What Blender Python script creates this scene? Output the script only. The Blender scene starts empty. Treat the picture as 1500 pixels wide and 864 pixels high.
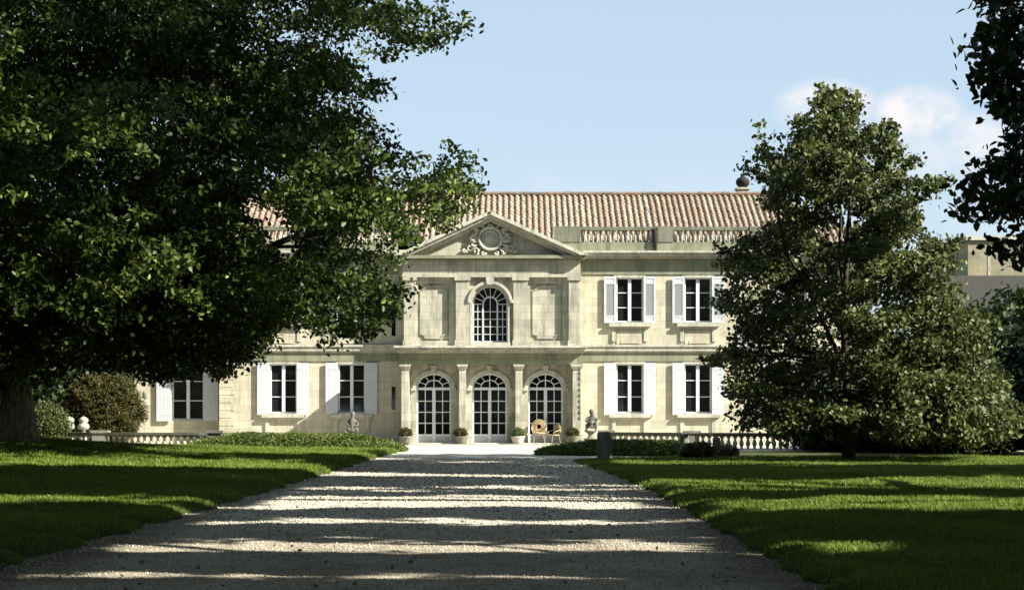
import bpy, math, random
import numpy as np
from mathutils import Vector
R = math.radians
rng = np.random.default_rng(7)
random.seed(7)
# ------------------------------------------------------------------ camera, sky, sun
sc = bpy.context.scene
col = sc.collection
F = 2500.0                       # focal length in photograph pixels
CAMZ = 1.6
cd = bpy.data.cameras.new('camera')
cam = bpy.data.objects.new('camera', cd); col.objects.link(cam)
cam.location = (0, 0, CAMZ); cam.rotation_euler = (R(90), 0, 0)
cd.sensor_width = 36; cd.lens = F * 36 / 1500
cd.shift_y = (600 - 432) / 1500
cd.clip_end = 3000; cd.clip_start = 0.1
sc.camera = cam
sc.render.resolution_x = 1024; sc.render.resolution_y = 589
sc.view_settings.view_transform = 'Standard'; sc.view_settings.look = 'None'
sc.view_settings.gamma = 1; sc.view_settings.exposure = 1.75
SUN = Vector((2.5, -1.0, 1.93)).normalized()
sl = bpy.data.lights.new('sun', 'SUN'); sl.energy = 5.0; sl.angle = R(0.5); sl.color = (1, 0.95, 0.86)
so = bpy.data.objects.new('sun', sl); col.objects.link(so)
so.rotation_euler = SUN.to_track_quat('Z', 'Y').to_euler()
so.location = (30, -20, 40)
W = bpy.data.worlds.new('World'); sc.world = W; W.use_nodes = True
nt = W.node_tree; N = nt.nodes; L = nt.links; N.clear()
wo = N.new('ShaderNodeOutputWorld'); bg = N.new('ShaderNodeBackground'); L.new(bg.outputs[0], wo.inputs[0])
sky = N.new('ShaderNodeTexSky'); sky.sky_type = 'NISHITA'; sky.sun_disc = False
sky.sun_elevation = math.asin(SUN.z); sky.sun_rotation = math.atan2(SUN.x, SUN.y)
sky.air_density = 1.0; sky.dust_density = 0.6; sky.ozone_density = 1.6
bg.inputs[1].default_value = 0.053
tc = N.new('ShaderNodeTexCoord'); sx = N.new('ShaderNodeSeparateXYZ'); L.new(tc.outputs['Generated'], sx.inputs[0])
def wm(op, a, b=None, c=None, clamp=False):
    m = N.new('ShaderNodeMath'); m.operation = op; m.use_clamp = clamp
    for i, v in enumerate((a, b, c)):
        if v is None: continue
        if isinstance(v, (int, float)): m.inputs[i].default_value = v
        else: L.new(v, m.inputs[i])
    return m.outputs[0]
yy = wm('MAXIMUM', sx.outputs[1], 0.05)
uu = wm('DIVIDE', sx.outputs[0], yy); vv = wm('DIVIDE', sx.outputs[2], yy)
cb = N.new('ShaderNodeCombineXYZ'); L.new(uu, cb.inputs[0]); L.new(vv, cb.inputs[1])
nz = N.new('ShaderNodeTexNoise'); nz.inputs['Scale'].default_value = 42; nz.inputs['Detail'].default_value = 10; nz.inputs['Roughness'].default_value = 0.55
L.new(cb.outputs[0], nz.inputs['Vector'])
tot = None
for (px, py, rx, ry, amp) in ((1345, 165, 66, 38, 1.1), (1425, 200, 60, 34, .75), (1212, 160, 72, 42, 1.0), (1375, 225, 130, 50, .45), (1600, 240, 120, 40, .5), (900, 330, 700, 90, .16), (-200, 150, 160, 50, .6)):
    u0 = (px - 750) / F; v0 = (600 - py) / F
    a = wm('DIVIDE', wm('SUBTRACT', uu, u0), rx / F); b = wm('DIVIDE', wm('SUBTRACT', vv, v0), ry / F)
    r2 = wm('ADD', wm('MULTIPLY', a, a), wm('MULTIPLY', b, b))
    g = wm('MULTIPLY', wm('SUBTRACT', 1.35, r2, clamp=True), amp)
    g = wm('MAXIMUM', wm('MULTIPLY', g, wm('MULTIPLY_ADD', nz.outputs['Fac'], 3.6, -1.15, clamp=True)), 0)
    tot = g if tot is None else wm('MAXIMUM', tot, g)
mx = N.new('ShaderNodeMix'); mx.data_type = 'RGBA'
L.new(wm('MULTIPLY', tot, .85), mx.inputs['Factor']); L.new(sky.outputs[0], mx.inputs['A']); mx.inputs['B'].default_value = (5.9, 5.5, 5.5, 1)
L.new(mx.outputs['Result'], bg.inputs[0])
pale = N.new('ShaderNodeMix'); pale.data_type = 'RGBA'; pale.inputs['Factor'].default_value = 0.72      # thin high haze evens the sky out
L.new(sky.outputs[0], pale.inputs['A']); pale.inputs['B'].default_value = (3.45, 4.3, 5.1, 1); L.new(pale.outputs['Result'], mx.inputs['A'])

# ------------------------------------------------------------------ helpers
def px(x, Y): return (x - 750) * Y / F
def pz(y, Y): return CAMZ - (y - 600) * Y / F

class MB:
    def __init__(s): s.v = []; s.f = []; s.t = []
    def add(s, vs, fs, tint=None):
        b = len(s.v); s.v += [tuple(map(float, v)) for v in vs]; s.f += [tuple(b + i for i in f) for f in fs]
        s.t += [tint if tint is not None else 0.5] * len(fs)
    def box(s, x0, x1, y0, y1, z0, z1, tint=None):
        vs = [(x, y, z) for z in (z0, z1) for y in (y0, y1) for x in (x0, x1)]
        s.add(vs, [(0, 2, 3, 1), (4, 5, 7, 6), (0, 1, 5, 4), (2, 6, 7, 3), (0, 4, 6, 2), (1, 3, 7, 5)], tint)
    def prism(s, pts, y0, y1, tint=None):      # polygon in x,z (counter clockwise seen from the front) from y0 to y1
        n = len(pts)
        vs = [(x, y0, z) for x, z in pts] + [(x, y1, z) for x, z in pts]
        fs = [tuple(range(n)), tuple(reversed(range(n, 2 * n)))] + [(i, i + n, (i + 1) % n + n, (i + 1) % n) for i in range(n)]
        s.add(vs, fs, tint)
    def lathe(s, prof, cx=0, cy=0, cz=0, n=12, sx=1, sy=1, tint=None):
        vs = []; fs = []
        for r, z in prof:
            for k in range(n):
                a = 2 * math.pi * k / n; vs.append((cx + r * sx * math.cos(a), cy + r * sy * math.sin(a), cz + z))
        for i in range(len(prof) - 1):
            for k in range(n):
                fs.append((i * n + k, i * n + (k + 1) % n, (i + 1) * n + (k + 1) % n, (i + 1) * n + k))
        fs.append(tuple(reversed(range(n)))); fs.append(tuple(range((len(prof) - 1) * n, len(prof) * n)))
        s.add(vs, fs, tint)
    def tube(s, pts, rad, n=8, tint=None):
        pts = [Vector(p) for p in pts]; vs = []; fs = []; m = len(pts)
        if not hasattr(rad, '__len__'): rad = [rad] * m
        up = Vector((0.3, 0.2, 0.9)).normalized()
        for i, p in enumerate(pts):
            d = (pts[min(i + 1, m - 1)] - pts[max(i - 1, 0)]).normalized()
            a = d.cross(up)
            if a.length < .05: a = d.cross(Vector((1, 0, 0)))
            a.normalize(); b = d.cross(a)
            for k in range(n):
                t = 2 * math.pi * k / n; vs.append(p + (a * math.cos(t) + b * math.sin(t)) * rad[i])
        for i in range(m - 1):
            for k in range(n): fs.append((i * n + k, i * n + (k + 1) % n, (i + 1) * n + (k + 1) % n, (i + 1) * n + k))
        fs.append(tuple(reversed(range(n)))); fs.append(tuple(range((m - 1) * n, m * n)))
        s.add(vs, fs, tint)
    def build(s, name, mat, parent=None, loc=(0, 0, 0), smooth=False, off=(0, 0, 0)):
        me = bpy.data.meshes.new(name)
        ov = [(x - off[0], y - off[1], z - off[2]) for x, y, z in s.v] if any(off) else s.v
        me.from_pydata(ov, [], s.f)
        a = me.attributes.new('tint', 'FLOAT', 'FACE'); a.data.foreach_set('value', s.t)
        if smooth: me.polygons.foreach_set('use_smooth', [True] * len(me.polygons))
        me.materials.append(mat); me.update()
        o = bpy.data.objects.new(name, me); col.objects.link(o); o.location = loc
        if parent: o.parent = parent
        return o

def tag(o, label=None, cat=None, group=None, kind=None):
    if label: o['label'] = label
    if cat: o['category'] = cat
    if group: o['group'] = group
    if kind: o['kind'] = kind
    return o
def empty(name, loc, label=None, cat=None, group=None):
    o = bpy.data.objects.new(name, None); col.objects.link(o); o.location = loc; o.empty_display_size = .3
    return tag(o, label, cat, group)
def kids(o): return [c for c in col.objects if c.parent == o]
def copy_tree(o, parent=None):
    c = o.copy(); col.objects.link(c)
    if parent: c.parent = parent
    for ch in kids(o): copy_tree(ch, c)
    return c

def mesh_np(name, V, Fq, mat, tint=None, parent=None, loc=(0, 0, 0), smooth=False):
    """V (n,3), Fq (m,k) indices -> mesh object, fast"""
    me = bpy.data.meshes.new(name); k = Fq.shape[1]; m = len(Fq)
    me.vertices.add(len(V)); me.vertices.foreach_set('co', V.astype(np.float32).ravel())
    me.loops.add(m * k); me.loops.foreach_set('vertex_index', Fq.astype(np.int32).ravel())
    me.polygons.add(m); me.polygons.foreach_set('loop_start', np.arange(0, m * k, k, dtype=np.int32))
    try: me.polygons.foreach_set('loop_total', np.full(m, k, dtype=np.int32))
    except Exception: pass
    if tint is not None:
        a = me.attributes.new('tint', 'FLOAT', 'FACE'); a.data.foreach_set('value', tint.astype(np.float32))
    if smooth: me.polygons.foreach_set('use_smooth', np.ones(m, dtype=bool))
    me.update(calc_edges=True); me.validate(); me.materials.append(mat)
    o = bpy.data.objects.new(name, me); col.objects.link(o); o.location = loc
    if parent: o.parent = parent
    return o

# ------------------------------------------------------------------ materials
class Mat:
    def __init__(s, name, rough=.8, spec=.3):
        s.m = bpy.data.materials.new(name); s.m.use_nodes = True; s.nt = s.m.node_tree; s.N = s.nt.nodes; s.L = s.nt.links
        s.b = s.N['Principled BSDF']; s.b.inputs['Roughness'].default_value = rough; s.b.inputs['Specular IOR Level'].default_value = spec
        s.co = s.N.new('ShaderNodeTexCoord')
    def inp(s, sock, v):
        if isinstance(v, (int, float)): sock.default_value = v
        elif isinstance(v, tuple): sock.default_value = v if len(v) == 4 or sock.type != 'RGBA' else (*v, 1)
        else: s.L.new(v, sock)
    def noise(s, scale, detail=4, rough=.6, vec=None, stretch=None):
        n = s.N.new('ShaderNodeTexNoise'); n.inputs['Scale'].default_value = scale; n.inputs['Detail'].default_value = detail; n.inputs['Roughness'].default_value = rough
        v = vec or s.geo()
        if stretch:
            mp = s.N.new('ShaderNodeMapping'); mp.inputs['Scale'].default_value = stretch; s.L.new(v, mp.inputs['Vector']); v = mp.outputs[0]
        s.L.new(v, n.inputs['Vector']); return n.outputs['Fac']
    def geo(s):
        if not hasattr(s, 'g'): s.g = s.N.new('ShaderNodeNewGeometry').outputs['Position']
        return s.g
    def ramp(s, fac, stops):
        r = s.N.new('ShaderNodeValToRGB'); e = r.color_ramp.elements
        while len(e) < len(stops): e.new(.5)
        for i, (p, c) in enumerate(stops): e[i].position = p; e[i].color = (*c, 1) if len(c) == 3 else c
        s.L.new(fac, r.inputs[0]); return r.outputs[0]
    def mix(s, f, a, b, mode='MIX'):
        m = s.N.new('ShaderNodeMix'); m.data_type = 'RGBA'; m.blend_type = mode
        s.inp(m.inputs['Factor'], f); s.inp(m.inputs['A'], a); s.inp(m.inputs['B'], b); return m.outputs['Result']
    def math(s, op, a, b=0.0, clamp=False):
        m = s.N.new('ShaderNodeMath'); m.operation = op; m.use_clamp = clamp; s.inp(m.inputs[0], a); s.inp(m.inputs[1], b); return m.outputs[0]
    def attr(s, name='tint'):
        a = s.N.new('ShaderNodeAttribute'); a.attribute_name = name; return a.outputs['Fac']
    def base(s, c): s.inp(s.b.inputs['Base Color'], c); return s
    def bump(s, h, strength=.4, dist=.02):
        b = s.N.new('ShaderNodeBump'); b.inputs['Strength'].default_value = strength; b.inputs['Distance'].default_value = dist
        s.L.new(h, b.inputs['Height']); s.L.new(b.outputs[0], s.b.inputs['Normal']); return s

def stone(name, c1, c2, stain, amt=.5, courses=True):
    m = Mat(name, .85, .2)
    n1 = m.noise(.9, 6, .65); n2 = m.noise(9, 5, .7); n3 = m.noise(2.2, 6, .7, stretch=(1, 1, .25))
    c = m.mix(m.ramp(n1, [(.35, (0, 0, 0)), (.65, (1, 1, 1))]), c1, c2)
    c = m.mix(m.math('MULTIPLY', m.ramp(n3, [(.48, (0, 0, 0)), (.72, (1, 1, 1))]), amt), c, stain)
    c = m.mix(m.math('MULTIPLY', m.ramp(n2, [(.5, (0, 0, 0)), (.8, (1, 1, 1))]), .35), c, tuple(.6 * x for x in c1))
    n4 = m.noise(7, 5, .7, stretch=(1, 1, .07))
    c = m.mix(m.math('MULTIPLY', m.ramp(n4, [(.5, (0, 0, 0)), (.66, (1, 1, 1))]), amt * .6), c, stain)
    h = n2
    if courses:
        br = m.N.new('ShaderNodeTexBrick'); br.inputs['Scale'].default_value = 1; br.inputs['Brick Width'].default_value = .85; br.inputs['Row Height'].default_value = .36
        br.inputs['Mortar Size'].default_value = .012; br.inputs['Mortar Smooth'].default_value = .3; br.inputs['Bias'].default_value = 0
        br.inputs['Color1'].default_value = (.74, .75, .72, 1); br.inputs['Color2'].default_value = (1.08, 1.05, 1.0, 1); br.inputs['Mortar'].default_value = (.62, .6, .52, 1)
        mp = m.N.new('ShaderNodeMapping'); mp.inputs['Rotation'].default_value = (R(-90), 0, 0)
        m.L.new(m.geo(), mp.inputs['Vector']); m.L.new(mp.outputs[0], br.inputs['Vector'])
        c = m.mix(.75, c, br.outputs['Color'], 'MULTIPLY')
    m.base(c).bump(h, .35, .015); return m.m

M = {}
M['wall'] = stone('wall_stone', (.52, .485, .375), (.45, .425, .335), (.22, .21, .165), .55)
M['wallpale'] = stone('pavilion_stone', (.46, .44, .36), (.35, .34, .28), (.14, .14, .11), .8)
M['trim'] = stone('trim_stone', (.50, .48, .39), (.38, .37, .30), (.16, .165, .13), .8, False)
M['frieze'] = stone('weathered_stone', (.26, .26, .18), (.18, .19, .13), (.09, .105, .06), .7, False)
M['oldstone'] = stone('old_garden_stone', (.22, .21, .17), (.13, .13, .10), (.05, .055, .035), .8, False)
M['bal'] = stone('baluster_stone', (.36, .35, .30), (.26, .26, .21), (.10, .105, .08), .7, False)
M['statue'] = stone('statue_stone', (.16, .155, .13), (.09, .09, .075), (.04, .045, .03), .7, False)
M['rail'] = stone('shaded_rail_stone', (.10, .10, .08), (.07, .075, .055), (.03, .035, .02), .7, False)  # the shade on the rail's front is put into a darker stone colour
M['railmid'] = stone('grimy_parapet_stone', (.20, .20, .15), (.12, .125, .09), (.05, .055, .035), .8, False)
M['farstone'] = stone('far_tower_stone', (.29, .27, .19), (.20, .20, .155), (.32, .25, .11), .8)

def simple(name, c, rough=.6, spec=.4, nscale=6, var=.2, bump=.1):
    m = Mat(name, rough, spec); n = m.noise(nscale, 5)
    m.base(m.mix(n, tuple(x * (1 - var) for x in c), tuple(min(1, x * (1 + var)) for x in c)))
    m.bump(n, bump, .01); return m.m
M['white'] = simple('white_paint', (.45, .465, .49), .5, .3, 3, .16)
M['louvre'] = simple('grey_white_slats', (.33, .35, .35), .6, .3, 4, .1)
M['frame'] = simple('window_paint', (.60, .64, .66), .5, .4, 5, .1)
M['iron'] = simple('dark_iron', (.02, .02, .018), .8, .15)
M['wicker'] = simple('golden_wicker', (.36, .28, .15), .6, .3, 40, .3, .3)
M['terracotta_pot'] = simple('pale_pot', (.45, .42, .36), .8, .2)
M['slate'] = simple('slate_roof', (.04, .038, .034), .95, .05, 3, .3)
M['render_white'] = simple('white_render', (.75, .75, .72), .8, .2, 2, .08)
M['bronze'] = simple('dark_weathered_stone', (.07, .07, .06), .7, .3, 14, .6, .5)
M['soil'] = simple('soil', (.045, .035, .022), .95, .1, 8, .4, .5)
g = Mat('dark_glass', .04, .8); g.base(g.mix(g.noise(1.4, 3), (.004, .005, .006), (.022, .024, .024))); M['glass'] = g.m
g = Mat('hall_glass', .05, .5); g.base((.01, .01, .01)); tr_ = g.N.new('ShaderNodeBsdfTransparent'); tr_.inputs[0].default_value = (.72, .74, .70, 1); ms_ = g.N.new('ShaderNodeMixShader'); ms_.inputs[0].default_value = .72
g.L.new(g.b.outputs[0], ms_.inputs[1]); g.L.new(tr_.outputs[0], ms_.inputs[2]); g.L.new(ms_.outputs[0], g.N['Material Output'].inputs['Surface']); M['clearglass'] = g.m
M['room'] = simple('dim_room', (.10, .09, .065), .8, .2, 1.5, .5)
g = Mat('hall_glass', .06, .6); g.base(g.mix(g.ramp(g.noise(1.6, 3), [(.42, (0, 0, 0)), (.62, (1, 1, 1))]), (.008, .008, .006), (.07, .065, .042))); M['hallglass'] = g.m
# roof tiles
m = Mat('canal_tiles', .85, .2)
t = m.attr()
c = m.ramp(t, [(0, (.15, .10, .07)), (.3, (.185, .135, .095)), (.6, (.21, .165, .12)), (.85, (.235, .205, .15)), (1, (.11, .09, .07))])
c = m.mix(m.math('MULTIPLY', m.ramp(m.noise(2.5, 6, .7), [(.5, (0, 0, 0)), (.7, (1, 1, 1))]), .5), c, (.24, .20, .16))
m.base(c).bump(m.noise(20, 4), .3, .01); M['tile'] = m.m
# gravel
m = Mat('gravel', .9, .15)
vo = m.N.new('ShaderNodeTexVoronoi'); vo.inputs['Scale'].default_value = 60; m.L.new(m.geo(), vo.inputs['Vector'])
c = m.mix(vo.outputs['Color'], (.33, .30, .25), (.58, .55, .48))
bw = m.N.new('ShaderNodeRGBToBW'); m.L.new(vo.outputs['Color'], bw.inputs[0])
sp = m.N.new('ShaderNodeSeparateXYZ'); m.L.new(m.geo(), sp.inputs[0])
c = m.mix(bw.outputs[0], (.23, .20, .145), (.50, .45, .345))
c = m.mix(m.math('MULTIPLY', m.ramp(m.noise(.7, 6, .7), [(.42, (0, 0, 0)), (.66, (1, 1, 1))]), .6), c, (.10, .082, .055))
c = m.mix(m.math('MULTIPLY', m.ramp(m.noise(7, 6, .75), [(.55, (0, 0, 0)), (.68, (1, 1, 1))]), .6), c, (.08, .068, .04))
c = m.mix(m.math('MULTIPLY', m.ramp(m.noise(2.2, 7, .8, stretch=(1, .6, 1)), [(.53, (0, 0, 0)), (.63, (1, 1, 1))]), .45), c, (.10, .09, .048))
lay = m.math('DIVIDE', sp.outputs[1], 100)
c = m.mix(m.ramp(lay, [(.20, (0, 0, 0)), (.26, (1, 1, 1)), (.52, (1, 1, 1)), (.58, (1, 1, 1))]), c, m.mix(bw.outputs[0], (.40, .375, .305), (.56, .53, .44)))     # paler gravel towards the house
# worn verges: dirtier along both edges of the drive, fading out on the forecourt
ed = m.math('ABSOLUTE', m.math('ADD', sp.outputs[0], 1.15)); ed = m.math('ADD', ed, m.math('MULTIPLY', m.noise(1.2, 5), 1.2))
edf = m.math('MULTIPLY', m.ramp(m.math('DIVIDE', ed, 6.0), [(.60, (0, 0, 0)), (.74, (1, 1, 1))]), m.ramp(m.math('DIVIDE', sp.outputs[1], 100), [(.5, (1, 1, 1)), (.58, (0, 0, 0))]))
c = m.mix(m.math('MULTIPLY', edf, .8), c, (.06, .048, .028))
h = m.math('ADD', vo.outputs['Distance'], m.math('MULTIPLY', m.noise(4, 6), 1.5))
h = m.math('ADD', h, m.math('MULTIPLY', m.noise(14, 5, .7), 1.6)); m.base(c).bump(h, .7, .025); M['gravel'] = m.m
# soil under grass
m = Mat('lawn_turf', .95, .1)
c = m.mix(m.noise(1.1, 6, .7), (.022, .034, .007), (.045, .065, .012)); c = m.mix(m.math('MULTIPLY', m.ramp(m.noise(5, 5, .7), [(.5, (0, 0, 0)), (.75, (1, 1, 1))]), .6), c, (.06, .055, .02))
m.base(c).bump(m.noise(60, 4, .8), .8, .03); M['turf'] = m.m
m = Mat('ground_cover', .95, .1)
m.base(m.mix(m.noise(.4, 6, .7), (.03, .04, .014), (.06, .065, .022))).bump(m.noise(8, 5), .6, .05); M['ground'] = m.m

def leafmat(name, dark, light, tip=(.2, .2, .04), trans=.28, rough=.45, bw=0.0):
    m = Mat(name, rough, .22); t = m.attr()
    c = m.ramp(t, [(0, dark), (.6, light), (.93, light), (1, tip)])
    m.base(c); tr = m.N.new('ShaderNodeBsdfTranslucent')
    m.L.new(m.mix(.5, c, (.5, .62, .12), 'MIX') if bw else c, tr.inputs['Color'])
    ms = m.N.new('ShaderNodeMixShader'); ms.inputs[0].default_value = trans
    m.L.new(m.b.outputs[0], ms.inputs[1]); m.L.new(tr.outputs[0], ms.inputs[2]); m.L.new(ms.outputs[0], m.N['Material Output'].inputs['Surface'])
    return m.m
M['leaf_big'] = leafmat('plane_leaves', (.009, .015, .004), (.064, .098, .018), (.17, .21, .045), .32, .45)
M['leaf_mid'] = leafmat('maple_leaves', (.022, .032, .010), (.088, .108, .032), (.17, .165, .06), .25, .5)
M['leaf_dark'] = leafmat('dark_leaves', (.006, .011, .005), (.026, .042, .011), (.06, .08, .02), .15, .5)
M['leaf_bush'] = leafmat('bronze_green_leaves', (.028, .028, .008), (.06, .056, .014), (.09, .06, .02), .2, .5)
M['leaf_light'] = leafmat('light_green_leaves', (.028, .04, .012), (.075, .095, .028), (.12, .13, .05), .25, .5)
M['leaf_pink'] = leafmat('pinkish_leaves', (.09, .09, .04), (.16, .12, .07), (.35, .22, .2), .2, .5)
M['leaf_hedge'] = leafmat('hedge_leaves', (.038, .058, .012), (.10, .135, .028), (.17, .17, .045), .25, .5)
M['blade'] = leafmat('grass_blades', (.055, .085, .012), (.155, .22, .026), (.28, .28, .09), .35, .6)
M['deadleaf'] = leafmat('fallen_leaves', (.07, .045, .02), (.17, .12, .055), (.25, .19, .09), .1, .7)
m = Mat('bark', .95, .1); n = m.noise(5, 6, .7, stretch=(3, 3, .5))
m.base(m.mix(m.ramp(n, [(.38, (0, 0, 0)), (.6, (1, 1, 1))]), (.09, .08, .06), (.34, .31, .24))).bump(n, .9, .05); M['bark'] = m.m
m = Mat('bark_dark', .95, .1); n = m.noise(6, 6, .7, stretch=(3, 3, .5))
m.base(m.mix(n, (.02, .017, .013), (.07, .06, .045))).bump(n, .9, .04); M['barkdark'] = m.m
m = Mat('pebbles', .85, .2); t = m.attr(); m.base(m.ramp(t, [(0, (.17, .14, .10)), (.5, (.36, .325, .25)), (1, (.58, .54, .45))])); M['pebble'] = m.m

# ------------------------------------------------------------------ ground, drive, lawns
def vnoise(x, y, s=1.0, seed=0):
    x = np.asarray(x, float) * s; y = np.asarray(y, float) * s
    return (np.sin(x * 1.3 + seed) * np.cos(y * 1.7 + seed * 2.1) + .5 * np.sin(x * 3.1 + y * 2.3 + seed) + .25 * np.sin(x * 6.7 - y * 5.1 + seed * 3)) / 1.75

def ledge(Y): # left verge
    Y = np.asarray(Y, float)
    base = np.interp(Y, [0, 15, 25, 36, 46, 58, 66, 70], [-5.35, -5.25, -4.95, -4.72, -4.6, -4.5, -4.2, -4.2])
    return base + .17 * vnoise(Y, 0, 1.9, 3) + .08 * vnoise(Y, 0, 6.1, 1)
def redge(Y):
    Y = np.asarray(Y, float)
    base = np.interp(Y, [0, 15, 33, 42, 50, 53, 55, 56.5, 57.6], [2.72, 2.75, 2.75, 2.5, 2.0, 1.9, 2.6, 4.5, 7.0])
    return base + .15 * vnoise(Y, 0, 1.7, 8) + .08 * vnoise(Y, 0, 5.3, 5)
def hl(x, y):
    d = np.clip((ledge(y) - x), 0, None)
    base = .13 * np.clip(d / .35, 0, 1) ** .6
    bump = .62 * np.exp(-(((x + 17) / 6.0) ** 2 + ((y - 50) / 11.0) ** 2))
    slope = .05 * np.clip(d / 5, 0, 1)
    return base + bump + slope + .018 * vnoise(x, y, .9, 2)
def hr(x, y):
    d = np.clip((x - redge(y)), 0, None)
    fade = 1 - .85 * np.clip((np.asarray(y, float) - 38) / 14, 0, 1)
    return fade * .12 * np.clip(d / .35, 0, 1) ** .6 + fade * .05 * np.clip(d / 6, 0, 1) + .018 * vnoise(x, y, .9, 5)

g = MB(); s_ = 1500
g.add([(-s_, -200, -.03), (s_, -200, -.03), (s_, 2600, -.03), (-s_, 2600, -.03)], [(0, 1, 2, 3)])
tag(g.build('ground', M['ground']), kind='structure')
g = MB()
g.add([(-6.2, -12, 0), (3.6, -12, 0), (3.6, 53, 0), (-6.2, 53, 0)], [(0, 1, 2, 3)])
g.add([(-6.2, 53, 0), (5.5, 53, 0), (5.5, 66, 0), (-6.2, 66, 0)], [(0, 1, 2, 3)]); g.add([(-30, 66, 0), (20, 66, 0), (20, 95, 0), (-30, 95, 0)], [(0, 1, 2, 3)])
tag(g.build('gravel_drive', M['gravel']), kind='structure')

def lawn(name, edge, hf, sgn, y0, y1, xmax):
    ys = np.concatenate([np.arange(y0, 12, 1.5), np.arange(12, y1, .22), [y1]])
    ds = np.concatenate([[0, .05, .12, .22, .35, .55, .8], np.arange(1.1, 8, .4), np.linspace(8, 24, 24), np.linspace(26, xmax, 8)])
    Yg, Dg = np.meshgrid(ys, ds, indexing='ij'); X = edge(Yg) + sgn * Dg; Z = hf(X, Yg)
    Z[:, 0] = -.02; Z[-1, :] = -.02
    V = np.stack([X, Yg, Z], -1).reshape(-1, 3); ny, nd = Yg.shape
    i = np.arange(ny - 1)[:, None] * nd + np.arange(nd - 1)[None, :]; i = i.ravel()
    Fq = np.stack([i, i + 1, i + nd + 1, i + nd], 1)
    if sgn < 0: Fq = Fq[:, ::-1]
    return tag(mesh_np(name, V, Fq, M['turf'], smooth=True), kind='structure')
lawn('lawn', ledge, hl, -1, -8, 65.5, 70)
lawn('lawn', redge, hr, 1, -8, 57.6, 70)

def blades(n, xr, yr, hf, inside, wpow=1.0):
    # density falls with distance so the blades keep about the same size in the picture
    Y = yr[0] * (yr[1] / yr[0]) ** rng.random(n); X = xr[0] + (xr[1] - xr[0]) * rng.random(n)
    X = X * 1.0
    k = inside(X, Y) & (np.abs(X) < .3 * Y + 5); X = X[k]; Y = Y[k]; n = len(X)
    Z = hf(X, Y); sc_ = np.clip(Y / 22, .8, 2.0)
    patch = .75 + .45 * vnoise(X, Y, 1.3, 4)
    h = (.035 + .045 * rng.random(n)) * np.sqrt(sc_) * patch; w = .007 * sc_ * (.7 + .6 * rng.random(n))
    a = rng.random(n) * 2 * np.pi; lx = np.cos(a); ly = np.sin(a); le = (.3 + .7 * rng.random(n)) * h
    b = rng.random(n) * 2 * np.pi; wx = np.cos(b) * w; wy = np.sin(b) * w
    V = np.empty((n, 3, 3)); V[:, 0] = np.stack([X - wx, Y - wy, Z - .01], 1); V[:, 1] = np.stack([X + wx, Y + wy, Z - .01], 1)
    V[:, 2] = np.stack([X + lx * le, Y + ly * le, Z + h], 1)
    t = np.clip(.45 + .3 * vnoise(X, Y, .55, 9) + .15 * vnoise(X, Y, 2.3, 5) + .26 * rng.standard_normal(n), 0, 1)
    return V.reshape(-1, 3), np.arange(3 * n).reshape(-1, 3), t
V, Fq, t = blades(620000, (-22, -4), (12, 65), hl, lambda x, y: x < ledge(y) - .03)
tag(mesh_np('grass', V, Fq, M['blade'], t), 'short rough grass growing on the lawn left of the drive', 'grass', kind='stuff')
V, Fq, t = blades(760000, (1.7, 21), (12, 57.4), hr, lambda x, y: x > redge(y) + .03)
tag(mesh_np('grass', V, Fq, M['blade'], t), 'bright short grass growing on the lawn right of the drive', 'grass', kind='stuff')
# pebbles on the drive
n = 60000
Y = 12.5 * (56 / 12.5) ** rng.random(n); X = -5.4 + 8.3 * rng.random(n); r = (.006 + .011 * rng.random(n) ** 2) * np.clip(Y / 22, .8, 1.6)
oc = np.array([[1, 0, 0], [-1, 0, 0], [0, 1, 0], [0, -1, 0], [0, 0, .7], [0, 0, -.7]])
fo = np.array([[0, 2, 4], [2, 1, 4], [1, 3, 4], [3, 0, 4], [2, 0, 5], [1, 2, 5], [3, 1, 5], [0, 3, 5]])
V = (oc[None] * r[:, None, None] * (.7 + .6 * rng.random((n, 6, 1)))); V[:, :, 0] += X[:, None]; V[:, :, 1] += Y[:, None]; V[:, :, 2] += (r * .35)[:, None]
Fq = (fo[None] + 6 * np.arange(n)[:, None, None]).reshape(-1, 3)
tag(mesh_np('pebbles', V.reshape(-1, 3), Fq, M['pebble'], np.repeat(rng.random(n), 8)), 'pale loose pebbles scattered over the gravel drive', 'pebbles', kind='stuff')

# ------------------------------------------------------------------ leaves
def leaf_arrays(P, size, droop=.25, width=.55, tint=None, fold=.25, flat=.0):
    n = len(P); size = np.asarray(size) * np.ones(n)
    d = rng.standard_normal((n, 3)); d[:, 2] = d[:, 2] * (1 - flat) - droop; d /= np.linalg.norm(d, axis=1)[:, None]
    u = rng.standard_normal((n, 3)); u[:, 2] += .9; s = np.cross(d, u); s /= np.linalg.norm(s, axis=1)[:, None] + 1e-9
    nn = np.cross(s, d)
    Ls = size[:, None]; wd = Ls * width * .5
    base = P - d * Ls * .5; tip = P + d * Ls * .5
    V = np.empty((n, 6, 3)); V[:, 0] = base; V[:, 3] = tip
    V[:, 1] = base + d * Ls * .35 + s * wd * .95 + nn * wd * fold; V[:, 2] = base + d * Ls * .72 + s * wd * .7 + nn * wd * fold
    V[:, 5] = base + d * Ls * .35 - s * wd * .95 + nn * wd * fold; V[:, 4] = base + d * Ls * .72 - s * wd * .7 + nn * wd * fold
    b = 6 * np.arange(n)[:, None]
    f1 = b + np.array([[0, 1, 2, 3]]); f2 = b + np.array([[0, 3, 4, 5]])
    Fq = np.stack([f1, f2], 1).reshape(-1, 4)
    t = np.repeat(tint if tint is not None else rng.random(n), 2)
    return V.reshape(-1, 3), Fq, t
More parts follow.
